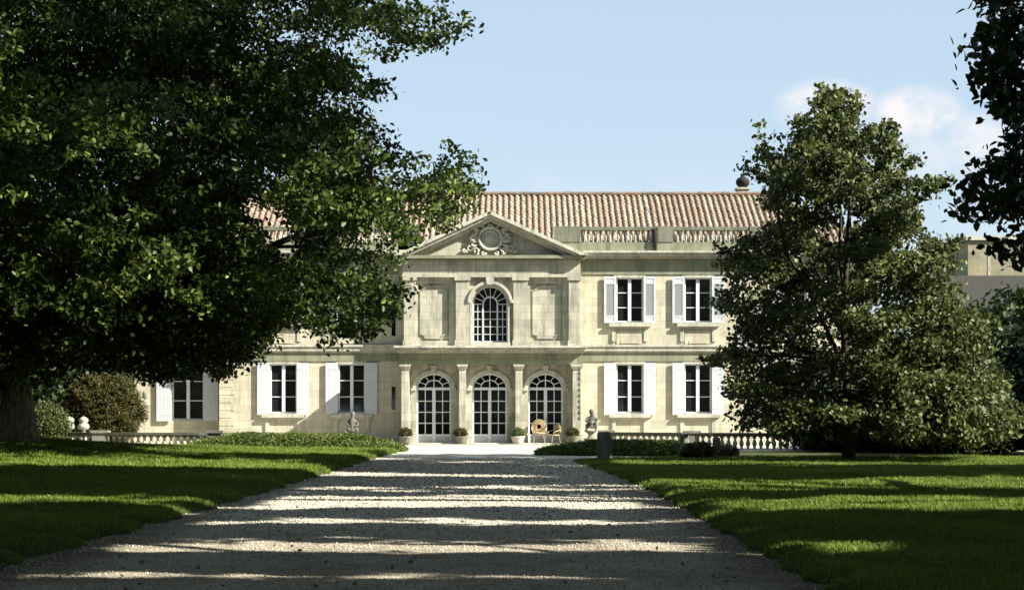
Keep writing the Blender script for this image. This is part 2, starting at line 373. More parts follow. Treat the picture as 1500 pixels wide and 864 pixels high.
def proj(P):
    Yc = np.maximum(P[:, 1], .5); x = 750 + P[:, 0] / Yc * F; y = 600 - (P[:, 2] - CAMZ) / Yc * F
    return x, y
def inpoly(x, y, poly):
    c = np.zeros(len(x), bool); n = len(poly)
    for i in range(n):
        x1, y1 = poly[i]; x2, y2 = poly[(i + 1) % n]
        if y1 == y2: continue
        k = ((y1 > y) != (y2 > y)) & (x < (x2 - x1) * (y - y1) / (y2 - y1) + x1); c ^= k
    return c
def cluster_leaves(C, per, spread, size, tint_c=None, flat=.6, **kw):
    n = len(C); idx = np.repeat(np.arange(n), per); sp = (np.asarray(spread) * np.ones(n))[idx]
    P = C[idx] + rng.standard_normal((len(idx), 3)) * sp[:, None] * np.array([1, 1, flat])
    tc_ = tint_c[idx] if tint_c is not None else .5
    t = np.clip(tc_ + .2 * rng.standard_normal(len(idx)), 0, 1)
    sz = size * (.65 + .7 * rng.random(len(idx)))
    return leaf_arrays(P, sz, tint=t, **kw)
KEEP_POLY = None
KEEP_OUT = None      # picture region where the boughs of trees standing outside the view may not reach
def limb(mb, a, b, r0, r1, bend=.15, n=5, seg=8):
    a = Vector(a); b = Vector(b); ln = (b - a).length
    off = Vector((random.gauss(0, 1), random.gauss(0, 1), abs(random.gauss(.6, .6)))) * ln * bend * .5
    pts = []; rr = []
    for i in range(n + 1):
        t = i / n; pts.append(a.lerp(b, t) + off * math.sin(math.pi * t) + Vector((random.gauss(0, 1), random.gauss(0, 1), random.gauss(0, 1))) * ln * .012 * (0 < i < n)); rr.append(r0 + (r1 - r0) * t)
    if KEEP_OUT is not None:
        A = np.array([tuple(p) for i in range(len(pts) - 1) for p in (pts[i], pts[i].lerp(pts[i + 1], .33), pts[i].lerp(pts[i + 1], .67), pts[i + 1])]); xx, yy_ = proj(A)
        if ((A[:, 1] > .5) & (xx > -70) & (xx < KEEP_OUT) & (yy_ > -70) & (yy_ < 950)).any(): return pts[:1]
    if KEEP_POLY is not None:
        A = np.array([tuple(p) for p in pts]); xx, yy_ = proj(A)
        if not inpoly(xx, yy_, KEEP_POLY).all(): return pts
    mb.tube(pts, rr, seg); return pts
def skeleton(base, height, r, C, nl=9, twigs=160, lean=(0, 0), fork=.25, seed=1, splay=1.5):
    """trunk, limbs out to groups of clusters, twigs out to single clusters"""
    random.seed(seed); mb = MB(); b = Vector(base)
    top = b + Vector((lean[0], lean[1], height * .8)); pts = []; rr = []
    for i in range(11):
        t = i / 10; p = b.lerp(top, t) + Vector((math.sin(t * 5 + seed) * .012, math.cos(t * 4 + seed) * .012, 0)) * height * min(1, 3 * t)
        pts.append(p); rr.append(r * (splay - (splay - 1) * min(1, t * 7)) * (1 - .8 * t) + .01)
    pts[0] = pts[0] - Vector((0, 0, .25)); mb.tube(pts, rr, 14); tk = mb; mb = MB()
    idx = rng.choice(len(C), min(nl, len(C)), replace=False); ends = []
    for k in idx:
        e = Vector(C[k]); t = fork + .65 * random.random() * min(1, max(.15, (e.z - b.z) / height)); i = min(9, max(2, int(t * 10)))
        l = limb(mb, pts[i], e, rr[i] * .55, .03, .2, 7, 8); ends.append(l)
    nodes = [(p, j) for l in ends for j, p in enumerate(l) if j >= 2] or [(pts[-1], 0)]
    A = np.array([tuple(p) for p, j in nodes])
    for k in rng.choice(len(C), min(twigs, len(C)), replace=False):
        e = C[k]; d = ((A - e) ** 2).sum(1); i = int(d.argmin())
        if d[i] > 2.6: continue
        limb(mb, nodes[i][0], e, .035, .008, .12, 3, 5)
    return tk, mb
def tree(name, base, C, height, r, leafm, barkm, label, cat='tree', per=40, spread=.35, size=.18, nl=12, twigs=200, seed=1, group=None, lean=(0, 0), tintc=None, **kw):
    e = empty(name, base, label, cat, group)
    mb, lb = skeleton(base, height, r, C, nl, twigs, lean, seed=seed); mb.build('trunk', barkm, e, off=base, smooth=True); lb.build('limbs', M['barkdark'], e, off=base, smooth=True)
    V, Fq, t = cluster_leaves(C, per, spread, size, tint_c=tintc, **kw)
    mesh_np('crown', V - np.array(base), Fq, leafm, t, parent=e)
    return e
def ell_points(n, c, r, hollow=.0):
    d = rng.standard_normal((n, 3)); d /= np.linalg.norm(d, axis=1)[:, None]
    q = (hollow ** 3 + (1 - hollow ** 3) * rng.random(n)) ** (1 / 3)
    return np.array(c) + d * q[:, None] * np.array(r)

KEEP_POLY = None
# ---- the big tree on the left
poly = [(-900, -900), (560, -900), (640, -200), (705, -60), (698, 12), (685, 48), (655, 72), (622, 74), (596, 84), (574, 104), (580, 150), (574, 186), (600, 202), (640, 196), (672, 214), (702, 246), (706, 268),
        (688, 305), (668, 335), (632, 344), (604, 362), (588, 384), (596, 420), (580, 452), (560, 478), (520, 500), (476, 512), (456, 484), (444, 466), (404, 474), (388, 500), (392, 520), (352, 528), (330, 552), (296, 540), (262, 556), (222, 558), (196, 540), (120, 530), (60, 560), (-80, 600), (-900, 600)]
holes = [[(352, 300), (372, 290), (428, 312), (434, 332), (442, 356), (442, 384), (412, 388), (396, 372), (374, 340), (356, 322)], [(300, 318), (325, 312), (330, 325), (305, 330)], [(572, 400), (600, 388), (600, 360), (590, 420)]]
C = ell_points(52000, (-15.5, 50, 8.6), (15.6, 12.5, 10.5), .35)
x, y = proj(C); k = inpoly(x, y, poly) & (C[:, 2] > 2.0)
for h in holes: k &= ~inpoly(x, y, h)
C = C[k]
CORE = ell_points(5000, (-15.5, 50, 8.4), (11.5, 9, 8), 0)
B = C[rng.choice(len(C), 470, replace=False)]                     # boughs, each a flattened drooping mass of twigs
C = np.repeat(B, 30, 0) + rng.standard_normal((470 * 30, 3)) * np.array([.85, .85, .36])
C[:, 2] -= .18 * ((C[:, 0] - np.repeat(B[:, 0], 30)) ** 2 + (C[:, 1] - np.repeat(B[:, 1], 30)) ** 2)
C = np.concatenate([C, CORE]); x, y = proj(C); k = inpoly(x, y, poly) & (C[:, 2] > 1.9)
for h in holes: k &= ~inpoly(x, y, h)
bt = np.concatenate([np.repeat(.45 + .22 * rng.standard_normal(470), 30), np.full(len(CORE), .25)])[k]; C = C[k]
tcl = np.clip(bt + .12 * rng.standard_normal(len(C)), 0, 1)
CLEFT = C.copy()
bl = (px(28, 50), 50.0, float(hl(px(28, 50), 50.0)) - .05)
KEEP_POLY = poly
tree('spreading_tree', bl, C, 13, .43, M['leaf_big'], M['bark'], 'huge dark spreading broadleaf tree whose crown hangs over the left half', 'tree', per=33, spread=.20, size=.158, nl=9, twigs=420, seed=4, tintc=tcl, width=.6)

KEEP_POLY = None
# ---- the pyramidal tree on the right
Rt = (px(1243, 53.5), 53.5, float(hr(px(1243, 53.5), 53.5)))
out = [(1207, 128), (1196, 185), (1168, 170), (1150, 215), (1112, 182), (1098, 245), (1140, 262), (1118, 300), (1150, 312), (1062, 372), (1050, 400), (1072, 425), (1045, 440), (1082, 480), (1062, 522), (1030, 532), (1062, 562), (1080, 600), (1072, 622), (1120, 640), (1200, 628), (1260, 634), (1320, 656), (1380, 670), (1450, 668), (1490, 620), (1470, 545), (1440, 500), (1450, 470), (1400, 440), (1405, 400), (1380, 350), (1345, 330), (1330, 300), (1392, 262), (1340, 268), (1300, 250), (1320, 235), (1300, 180), (1252, 210), (1250, 130), (1232, 190), (1222, 130)]
Cl = []
for k in range(250):
    zq = (k + rng.random()) / 250; h0 = .9 + zq ** 1.1 * 10.3; rad = float(np.interp(h0, [.5, 2.7, 4.8, 7, 9.1, 10.6, 11.7], [5.0, 5.0, 4.75, 4.0, 2.9, 1.7, .6])); a = k * 2.399 + rng.normal(0, .3); ln = rad * (.68 + .42 * rng.random())
    rise_ = ln * (.06 + .42 * zq); nn_ = int(6 + 15 * ln / 5)
    for j in range(nn_):
        q_ = .30 + .72 * math.sqrt(rng.random()); d_ = ln * q_
        Cl.append((Rt[0] + .25 + d_ * math.cos(a) + rng.normal(0, .22 * q_ + .05), Rt[1] + d_ * math.sin(a) + rng.normal(0, .22), h0 + rise_ * q_ - .32 * ln * .2 * q_ ** 3 * (1 - zq) + rng.normal(0, .13)))
for k in range(46):
    a = rng.uniform(-1.5, 1.0); ln = rng.uniform(3.6, 6.4); h0 = rng.uniform(1.6, 4.2)
    for j in range(18):
        q_ = .3 + .7 * math.sqrt(rng.random()); d_ = ln * q_
        Cl.append((Rt[0] + .25 + d_ * math.cos(a) + rng.normal(0, .22), Rt[1] + d_ * math.sin(a) + rng.normal(0, .22), h0 - (h0 - .6) * q_ ** 2 * .9 + rng.normal(0, .15)))
C = np.array(Cl); C = C[C[:, 2] > .3]; x, y = proj(C); C = C[inpoly(x, y, out)]
print('young tree clusters', len(C))
# add leafy shoots that stick out at the top and sides
sh = []
for (sx_, sy_, ex, ey) in ((1215, 240, 1207, 132), (1238, 240, 1248, 134), (1170, 260, 1168, 172), (1140, 290, 1112, 184), (1290, 260, 1306, 180), (1330, 300, 1386, 264), (1300, 262, 1345, 236), (1140, 270, 1094, 250), (1100, 380, 1052, 362), (1370, 380, 1404, 352), (1100, 520, 1034, 528), (1420, 500, 1455, 470), (1195, 220, 1180, 205), (1265, 230, 1275, 185)):
    Yd = 53.5 + random.uniform(-2, 2)
    for q in np.linspace(0, 1, 15): sh.append((px(sx_ + (ex - sx_) * q, Yd), Yd, pz(sy_ + (ey - sy_) * q, Yd)))
sh = np.array(sh); sh += rng.standard_normal(sh.shape) * .07
C2 = np.concatenate([sh, C]); tcl = np.clip(.5 + .28 * vnoise(C2[:, 0], C2[:, 2], 1.3, 3) + .12 * rng.standard_normal(len(C2)), 0, 1)
e = empty('young_tree', Rt, 'bright green pyramid shaped broadleaf tree on the right lawn with low branches', 'tree')
sk = skeleton(Rt, 12.2, .15, C2, 34, 420, seed=9); sk[0].build('trunk', M['barkdark'], e, off=Rt, smooth=True); sk[1].build('limbs', M['barkdark'], e, off=Rt, smooth=True)
V, Fq, t = cluster_leaves(C2, np.concatenate([np.full(len(sh), 14), np.full(len(C), 20)]), np.concatenate([np.full(len(sh), .12), np.full(len(C), .17)]), .15, tint_c=tcl, width=.75)
mesh_np('crown', V - np.array(Rt), Fq, M['leaf_mid'], t, parent=e)

KEEP_OUT = 1570
# ---- avenue trees on the right, mostly outside the frame: they throw the long shadows over drive and lawns
def dark(xp, yp, X=None, Y=None):
    """drawn pattern of wanted shade on the ground; overhead leaves are placed from it"""
    w = yp + 1.6 * np.sin(xp * .011 + yp * .06) + .9 * np.sin(xp * .031 + yp * .2) + 1.2 * np.sin(xp * .07 + 2) * (xp > 900)
    drv = np.interp(w, [666, 669, 680, 683, 694, 696, 705, 707, 716, 717, 719, 720, 739, 741, 752, 754, 762, 764, 778, 780, 788, 789, 803, 805, 827, 829, 841, 843, 852, 855, 866, 880, 900],
                       [0, .5, .5, .8, .8, .95, .95, .2, .2, .85, .85, 0, 0, .72, .72, .05, .05, .78, .78, .2, .2, 0, 0, .80, .80, .05, .05, .7, .7, .2, .3, .8, .9])
    rgt = np.interp(w, [684, 690, 704, 709, 727, 730, 733, 736, 756, 763, 774, 777, 786, 789, 796, 799, 822, 826, 900],
                       [0, 1, 1, .1, .05, .85, .85, .03, .05, 1, 1, .35, .35, 1, 1, .02, .02, 1, 1])
    rgt = np.where((w > 768) & ((xp > 1400 - (w - 790) * 2) | (w < 794) & (xp > 1240)), 1, rgt)
    lft = np.interp(w, [652, 660, 664, 670, 676, 682, 688, 698, 701, 707, 711, 733, 737, 748, 753, 790, 800, 812, 825, 835, 845, 900],
                       [0, .15, .5, .3, .8, .3, .9, 1, .45, .5, 1, 1, .15, .2, 1, 1, .75, 1, 1, .6, 1, 1])
    far = np.interp(w, [653, 656, 661, 664, 668, 676, 678, 681, 684, 690, 733, 736], [0, .85, .85, .1, .95, .95, .35, .35, .95, 1, 1, 0])
    lft = np.where(xp < 330 + 40 * np.sin(yp * .3), np.maximum(lft, far), lft)
    el = 750 + np.asarray(ledge(np.clip(4000 / np.maximum(yp - 600, 5), 5, 70))) / np.clip(4000 / np.maximum(yp - 600, 5), 5, 70) * F
    er = 750 + 2.8 / np.clip(4000 / np.maximum(yp - 600, 5), 5, 70) * F
    d = np.where(xp < el, lft, np.where(xp > er, rgt, drv))
    st = np.sin(xp * .013 + yp * .9 + 1.5 * np.sin(xp * .006)) + np.sin(xp * .023 - yp * .55 + 1) + .8 * np.sin(xp * .05 + yp * 1.7)
    return np.clip((d - .5) * 1.5 + .5 + .34 * st * (4 * d * (1 - d) + .25) * (yp > 741) + .2 * st * (4 * d * (1 - d) + .1) * (yp <= 741), 0, 1)
crowns = [((13.5, 27, 11.0), (8.6, 7.5, 8.0)), ((13.0, 12, 11.5), (9.5, 8, 8.5)), ((12.5, -2, 11.5), (9.5, 8, 8.5)), ((19.0, 41, 12), (7.5, 6, 9)), ((24, 22, 12.5), (9, 9, 10)), ((25, 5, 12.5), (9, 9, 9)), ((31, 32, 13), (9, 8, 9))]
S = np.array(SUN)
n = 620000
G = np.stack([-19 + 36 * rng.random(n), 9 + 50 * rng.random(n), np.full(n, .06)], 1)
xp, yp = proj(G); G = G[rng.random(n) < np.where(dark(xp, yp) < .12, 0, dark(xp, yp)) ** 1.6]  # crown leaves are kept only where their shadow falls in the drawn pattern
assigned = [[] for _ in crowns]
T = (4 + 26 * rng.random(len(G))) / S[2] * .6
P = G + S[None] * T[:, None]
xp, yp = proj(P)
vis = (P[:, 1] > 1) & (xp > -60) & (xp < 1540) & (yp > -50)
okpoly = inpoly(xp, yp, [(1440, -80), (1436, 20), (1412, 60), (1424, 118), (1450, 140), (1462, 200), (1440, 220), (1404, 292), (1396, 312), (1420, 350), (1600, 400), (1600, -80)])
own = np.full(len(P), -1)
for i, (c, r_) in enumerate(crowns):
    q = (((P - np.array(c)) / np.array(r_)) ** 2).sum(1); own[(q < 1) & (own < 0)] = i
keep = (own >= 0) & (~vis)
P = P[keep]; own = own[keep]
# unseen high leaf clusters, added to put most of the spreading tree in shade
q0 = CLEFT[rng.random(len(CLEFT)) < .95]; q0 = np.repeat(q0, 3, 0)
pt = vnoise(q0[:, 2] * 1.0 + q0[:, 0] * .35, q0[:, 1] + q0[:, 0] * .4, .9, 4); q0 = q0[(pt > .12) & ((750 + q0[:, 0] / q0[:, 1] * F < 520) | (pt > .5))]
tt = (15 + 12 * rng.random(len(q0)) - q0[:, 2]) / S[2]; HP = q0 + S[None] * tt[:, None]
xh, yh = proj(HP); gh = HP - S[None] * (HP[:, 2:3] / S[2]); gx, gy = proj(gh)
okh = ((xh < -60) | (xh > 1540) | (yh < -50)) & (HP[:, 0] > 6) & (HP[:, 0] < 34) & (HP[:, 1] > 5) & ((gh[:, 1] > 58) | (gh[:, 1] < 10) | (gx < -60) | (dark(gx, gy) > .45) | (gh[:, 0] < -12))
HP = HP[okh]; cen = np.array([c[:2] for c, r_ in crowns]); hown = ((HP[:, None, :2] - cen[None]) ** 2).sum(2).argmin(1)
print('high clusters', len(HP))
OV = np.stack([-11 + 19 * rng.random(9000), -2 + 44 * rng.random(9000), 12 + 9 * rng.random(9000)], 1)      # unseen boughs added over the drive to cut sky light
xo, yo = proj(OV); go = OV - S[None] * (OV[:, 2:3] / S[2]); gx, gy = proj(go)
OV = OV[((OV[:, 1] < 2) | (yo < -70)) & ((dark(gx, gy) > .7) | (go[:, 0] < -15) | (gx < -80) | (go[:, 1] < 9)) & (vnoise(OV[:, 0], OV[:, 1], .7, 2) > -.1) & ((OV[:, 1] < 22) | (OV[:, 0] < -4))][:4000]
oown = ((OV[:, None, :2] - cen[None]) ** 2).sum(2).argmin(1); print('overhead', len(OV))
lab = ['big shade tree beside the right lawn just outside the right edge', 'big shade tree beside the drive to the right of the viewer', 'big shade tree beside the drive behind the viewer', 'dark leaved tree at the right edge whose boughs reach in at the top corner', 'tall tree standing second in from the drive on the right', 'tall shade tree standing behind the nearest one on the right', 'farthest tall tree to the right of the lawn']
for i, (c, r_) in enumerate(crowns):
    Q = P[own == i][:40000]
    if i == 3:
        n = 16000; E = ell_points(n, (15.8, 40.0, 9.2), (6.4, 3.4, 6.6)); xp, yp = proj(E)
        ok = inpoly(xp, yp, [(1445, -80), (1440, 18), (1422, 60), (1428, 118), (1455, 140), (1470, 190), (1460, 215), (1420, 270), (1400, 292), (1392, 300), (1404, 330), (1440, 345), (1412, 372), (1420, 392), (1450, 372), (1475, 400), (1560, 400), (1700, -80)])
        ok &= (vnoise(E[:, 0] * 1.2, E[:, 2] * 1.3, 1.2, 2) > -.3)
        E = E[ok][:440]; E = E + 0
    Q = np.concatenate([Q, HP[hown == i][:7000], np.repeat(OV[oown == i], 2, 0)])
    KEEP_OUT = 1425 if i == 3 else 1570
    e_ = (c[0], c[1], .1)
    Call = Q if i != 3 else np.concatenate([E, Q])
    tree('shade_tree', e_, Call, c[2] + 10, .5, M['leaf_dark'] if i == 3 else M['leaf_big'], M['barkdark'], lab[i], per=(8 if i != 3 else np.concatenate([np.full(len(E), 20), np.full(len(Q), 8)])), spread=(.15 if i != 3 else np.concatenate([np.full(len(E), .22), np.full(len(Q), .15)])), size=(.28 if i != 3 else .235), nl=16, twigs=120, seed=20 + i, group='avenue trees right of the drive', width=.62)
print('shade clusters', len(P), [int((own == i).sum()) for i in range(len(crowns))])
for i, (c, lb) in enumerate([((-17, 1, 10.5), 'unseen tree added left of the viewer to block sky light'), ((-15, -15, 11), 'unseen tree added behind the viewer on the left to block sky light'), ((1, -21, 12), 'unseen tree added straight behind the viewer to block sky light'), ((16, -19, 11), 'unseen tree added behind the viewer on the right to block sky light'), ((-17, 16, 10.5), 'unseen tree added left of the drive to block sky light'), ((-19, 28, 9.5), 'unseen tree added next to the spreading tree to block sky light')]):  # unseen trees added around the viewer to darken the sky fill
    Q = ell_points(2600, c, (10, 10, 8.5), .45); x, y = proj(Q); Q = Q[(Q[:, 1] < 1) | (x < -80) | (x > 1580) | (y < -80)]
    tree('shade_tree', (c[0], c[1], .1), Q, c[2] + 4, .42, M['leaf_big'], M['barkdark'], lb, per=14, spread=.45, size=.45, nl=14, twigs=60, seed=60 + i, group='added sky blocking trees around the viewer', width=.7)

KEEP_OUT = None
# ------------------------------------------------------------------ the country house
YM = 80.0; SM = YM / F; YP = 78.0; SP = YP / F
def mx_(p): return (p - 750) * SM
def mz(p): return CAMZ - (p - 600) * SM
def fx(p): return (p - 750) * SP
def fz(p): return CAMZ - (p - 600) * SP
CX = -1.02
H0 = (CX, YM, 0)
house = empty('country_house', H0, 'pale limestone country house with pedimented centre, white shutters and tiled roof', 'house')
def hp(mb, name, mat, parent=None, smooth=False, label=None):
    o = mb.build(name, mat, parent or house, off=H0, smooth=smooth)
    if label: o['label'] = label
    return o
def wall_cells(mb, x0, x1, z0, z1, y0, y1, ops):
    xs = sorted(set([x0, x1] + [v for o in ops for v in o[:2]])); zs = sorted(set([z0, z1] + [v for o in ops for v in o[2:4]]))
    for a, b in zip(xs, xs[1:]):
        run = None
        for c, d in zip(zs, zs[1:]):
            hole = any(o[0] <= (a + b) / 2 <= o[1] and o[2] <= (c + d) / 2 <= o[3] for o in ops)
            if hole or c >= z1 - 1e-6:
                if run is not None: mb.box(a, b, y0, y1, run, c); run = None
            elif run is None: run = c
        if run is not None: mb.box(a, b, y0, y1, run, min(z1, zs[-1]))
WX = [5.52, 8.72, -7.52, -10.72]
w = 1.25; hlow = 2.30; zlow = mz(605); hup = 2.08; zup = mz(472)
ZC = mz(378)           # underside of the cornice
ops = []
for x in WX: ops += [(x - w / 2, x + w / 2, zlow, zlow + hlow), (x - w / 2, x + w / 2, zup, zup + hup)]
slit = [(mx_(573.5), mx_(579.5), mz(600), mz(566)), (mx_(573.5), mx_(579.5), mz(492), mz(415))]
XL, XR = mx_(322), 2 * CX - mx_(322)
wl = MB(); wall_cells(wl, XL, XR, -.1, mz(366), YM, YM + .4, ops + slit + [(-4.6, 2.5, .1, 3.9)])
wl.box(XL, XL + .4, YM + .4, 91, -.1, 9.2); wl.box(XR - .4, XR, YM + .4, 91, -.1, 9.2); wl.box(XL, XR, 91, 91.4, -.1, 9.2)
hp(wl, 'wall', M['wall'])
# wings, set back
YW = 80.9; sw = YW / F
lwx = (275 - 750) * sw; wx2 = [lwx, 2 * CX - lwx]; ww = 1.49; wz0 = CAMZ - 15 * sw; wh = 2.75
WL = [(-18.7, XL), (XR, 2 * CX + 18.7)]
for (a, b), xc in zip(WL, wx2):
    wg = MB()
    wall_cells(wg, a, b, -.1, mz(366), YW, YW + .4, [(xc - ww / 2, xc + ww / 2, wz0, wz0 + wh), (xc - w / 2, xc + w / 2, zup, zup + hup)])
    wg.box(a, a + .4, YW + .4, 90, -.1, 9.2) if a < XL else wg.box(b - .4, b, YW + .4, 90, -.1, 9.2)
    hp(wg, 'wing_wall', M['wall'])
# quoins at the corners of the main block
for sq in (-1, 1):
    q = MB(); k = 0; z = .5
    while z < ZC - .3:
        wq = .68 if k % 2 else .56
        if sq < 0: q.box(XL - .02, XL + wq, YM - .035, YM + .2, z, z + .33)
        else: q.box(XR - wq, XR + .02, YM - .035, YM + .2, z, z + .33)
        z += .36; k += 1
    q.box(XL, XL + .5, YM - .02, YM + .1, .45, ZC - .3) if sq < 0 else q.box(XR - .5, XR, YM - .02, YM + .1, .45, ZC - .3)
    hp(q, 'quoins', M['wall'])
# plinth, string course, frieze, cornice, parapet
for a, b in ((XL - .05, mx_(583)), (mx_(853), XR + .05)): pl = MB(); pl.box(a, b, YM - .07, YM + .003, -.1, .48); hp(pl, 'plinth', M['trim'])
def band(name, mat, layers):
    for a, b, yb in ((XL, mx_(583), YM), (mx_(853), XR, YM), (-18.7, XL - .002, YW), (XR + .002, 2 * CX + 18.7, YW)):
        mb = MB()
        for z0, z1, out in layers:
            a_, b_ = a, b
            if yb == YM and a == XL: a_ -= out
            if yb == YM and b == XR: b_ += out
            if yb == YW and a < XL - 1: b_ -= out
            if yb == YW and a > 0: a_ += out
            mb.box(a_, b_, yb - out, yb + .002, z0, z1)
        hp(mb, name, mat)
band('string_course', M['trim'], [(mz(514), mz(508), .16), (mz(508), mz(505), .22), (mz(517), mz(514), .09)])
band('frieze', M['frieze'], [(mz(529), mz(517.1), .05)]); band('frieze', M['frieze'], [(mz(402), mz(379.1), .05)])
band('cornice', M['trim'], [(mz(379), mz(375.5), .2), (mz(375.5), mz(371.5), .42), (mz(371.5), mz(368.5), .5)])
for a, b, y_ in ((XL, mx_(583), YM), (mx_(853) - 1.0, XR, YM), (-18.7, XL - .003, YW), (XR + .003, 2 * CX + 18.7, YW)):
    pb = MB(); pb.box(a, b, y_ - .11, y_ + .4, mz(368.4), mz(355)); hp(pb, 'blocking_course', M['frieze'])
# roof balustrade : rail, pedestals, balusters
bz0, bz1 = mz(355), mz(337.5)
rails = []
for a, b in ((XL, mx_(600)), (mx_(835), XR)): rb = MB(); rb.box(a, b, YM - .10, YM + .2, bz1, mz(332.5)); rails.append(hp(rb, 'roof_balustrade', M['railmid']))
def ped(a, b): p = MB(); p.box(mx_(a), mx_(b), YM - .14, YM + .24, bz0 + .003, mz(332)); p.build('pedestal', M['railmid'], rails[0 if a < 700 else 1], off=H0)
for a, b in ((812, 850), (963, 986), (1098, 1114), (322, 340), (452, 474), (586, 616)): ped(a, b)
hh = bz1 - bz0
bal = MB(); bal.lathe([(.045, 0), (.05, .06 * hh), (.035, .12 * hh), (.07, .32 * hh), (.06, .5 * hh), (.028, .75 * hh), (.03, .85 * hh), (.05, .92 * hh), (.05, hh)], n=7)
proto = None
for a, b in ((853, 958), (989, 1096), (342, 450), (476, 584)):
    nb = int(round((b - a) / 6.2))
    for i in range(nb):
        loc = (mx_(a + (i + .5) * (b - a) / nb) - CX, .04, bz0)
        if proto is None: proto = bal.build('baluster', M['bal'], rails[1 if loc[0] > 0 else 0], loc=loc, smooth=True)
        else:
            o = proto.copy(); col.objects.link(o); o.parent = rails[1 if loc[0] > 0 else 0]; o.location = loc
# ---- windows
def bars(mb, x0, x1, z0, z1, y0, y1): mb.box(x0, x1, y0, y1, z0, z1)
def make_window(w, h, rows, shw, shz0, shz1, louvred, sill=True, x_in=0.0):
    fr = MB(); t = .055; y0, y1 = .13, .20
    fr.box(-w / 2, -w / 2 + t, y0, y1, 0, h); fr.box(w / 2 - t, w / 2, y0, y1, 0, h); fr.box(-w / 2 + t, w / 2 - t, y0, y1, h - t, h); fr.box(-w / 2 + t, w / 2 - t, y0, y1, 0, t * 1.3)
    fr.box(-.075, .075, y0 - .03, y1, t * 1.3 + .001, h - t - .001)
    for i in range(1, rows):
        z = h * i / rows; fr.box(-w / 2 + t, -.075, y0 + .02, y1 - .01, z - .018, z + .018); fr.box(.075, w / 2 - t, y0 + .02, y1 - .01, z - .018, z + .018)
    win = fr.build('window', M['frame'], house)
    p = MB(); p.box(-w / 2 + .001, w / 2 - .001, .185, .215, .001, h - .001); p.build('pane', M['glass'], win)
    for s in (-1, 1):
        sh = MB(); a = w / 2 + .015; b = a + shw; y0, y1 = -.125, -.08
        if louvred:
            for (za, zb) in ((shz0, shz0 + .10), (shz0 + .27, shz0 + .36), (shz1 - .36, shz1 - .27), (shz1 - .10, shz1)): sh.box(a + .1, b - .1, y0, y1, za, zb)
            sh.box(a, a + .1, y0, y1, shz0, shz1); sh.box(b - .1, b, y0, y1, shz0, shz1)
            sh.box(a + .1, b - .1, y0 + .012, y1 - .006, shz0 + .101, shz0 + .269); sh.box(a + .1, b - .1, y0 + .012, y1 - .006, shz1 - .269, shz1 - .101)
        else:
            nb = 4
            for i in range(nb): c0 = a + (b - a) * i / nb; sh.box(c0 + .002, c0 + (b - a) / nb - .002, y0, y1 - .004, shz0, shz1)
            sh.box(a + .002, b - .002, y1 - .003, y1 + .015, shz0 + .02, shz1 - .02)
            for zz_ in (shz0 + .3, shz1 - .3): sh.box(a + .04, b - .22, y0 - .008, y0 - .001, zz_ - .02, zz_ + .02)
        if s < 0: sh.v = [(-x, y, z) for x, y, z in sh.v]; sh.f = [tuple(reversed(f)) for f in sh.f]
        o = sh.build('shutter', M['white'], win)
        if louvred:
            lv = MB(); z = shz0 + .38
            while z < shz1 - .38:
                lv.add([(a + .1, y0 + .008, z), (b - .1, y0 + .008, z), (b - .1, y1 - .006, z + .035), (a + .1, y1 - .006, z + .035)], [(0, 1, 2, 3)]); z += .04
            lv.box(a + .1, b - .1, y1 - .005, y1, shz0 + .361, shz1 - .361)
            if s < 0: lv.v = [(-x, y, z_) for x, y, z_ in lv.v]; lv.f = [tuple(reversed(f)) for f in lv.f]
            lv.build('louvres', M['louvre'], win)
    if sill:
        si = MB(); si.box(-w / 2 - .36, w / 2 + .36, -.2, -.002, -.2, -.06); si.box(-w / 2 - .30, w / 2 + .30, -.12, -.002, -.27, -.201)
        si.box(-w / 2 + .002, w / 2 - .002, -.2, .25, -.059, -.002)
        for s in (-1, 1): si.box(s * (w / 2 + .12) - .09, s * (w / 2 + .12) + .09, -.07, -.002, -.9, -.271)
        si.build('sill', M['trim'], win)
    ar = MB(); ar.box(-w / 2 - .12, w / 2 + .12, -.03, -.002, h + .002, h + .18); ar.build('lintel', M['trim'], win)
    return win
wA = make_window(w, hlow, 3, .57, -.08, hlow + .06, False); wA.location = (WX[0] - CX, 0, zlow)
wB = make_window(w, hup, 3, .57, -.04, hup + .06, True); wB.location = (WX[0] - CX, 0, zup)
for x in WX[1:]:
    c = copy_tree(wA, house); c.location = (x - CX, 0, zlow); c = copy_tree(wB, house); c.location = (x - CX, 0, zup)
wC = make_window(ww, wh, 3, .70, -.05, wh + .05, False, False); wC.location = (wx2[0] - CX, YW - YM, wz0)
c = copy_tree(wC, house); c.location = (wx2[1] - CX, YW - YM, wz0)
for x in wx2: c = copy_tree(wB, house); c.location = (x - CX, YW - YM, zup)
# panels under the upper windows
for x in WX:
    p = MB(); p.box(x - .62, x + .62, YM - .03, YM - .002, mz(504), mz(484)); p.box(x - .42, x + .42, YM - .05, YM - .031, mz(503), mz(499)); hp(p, 'panel', M['wall'])
for s_l in slit:
    p = MB(); p.box(s_l[0], s_l[1], YM + .12, YM + .16, s_l[2], s_l[3]); hp(p, 'narrow_window', M['glass'])
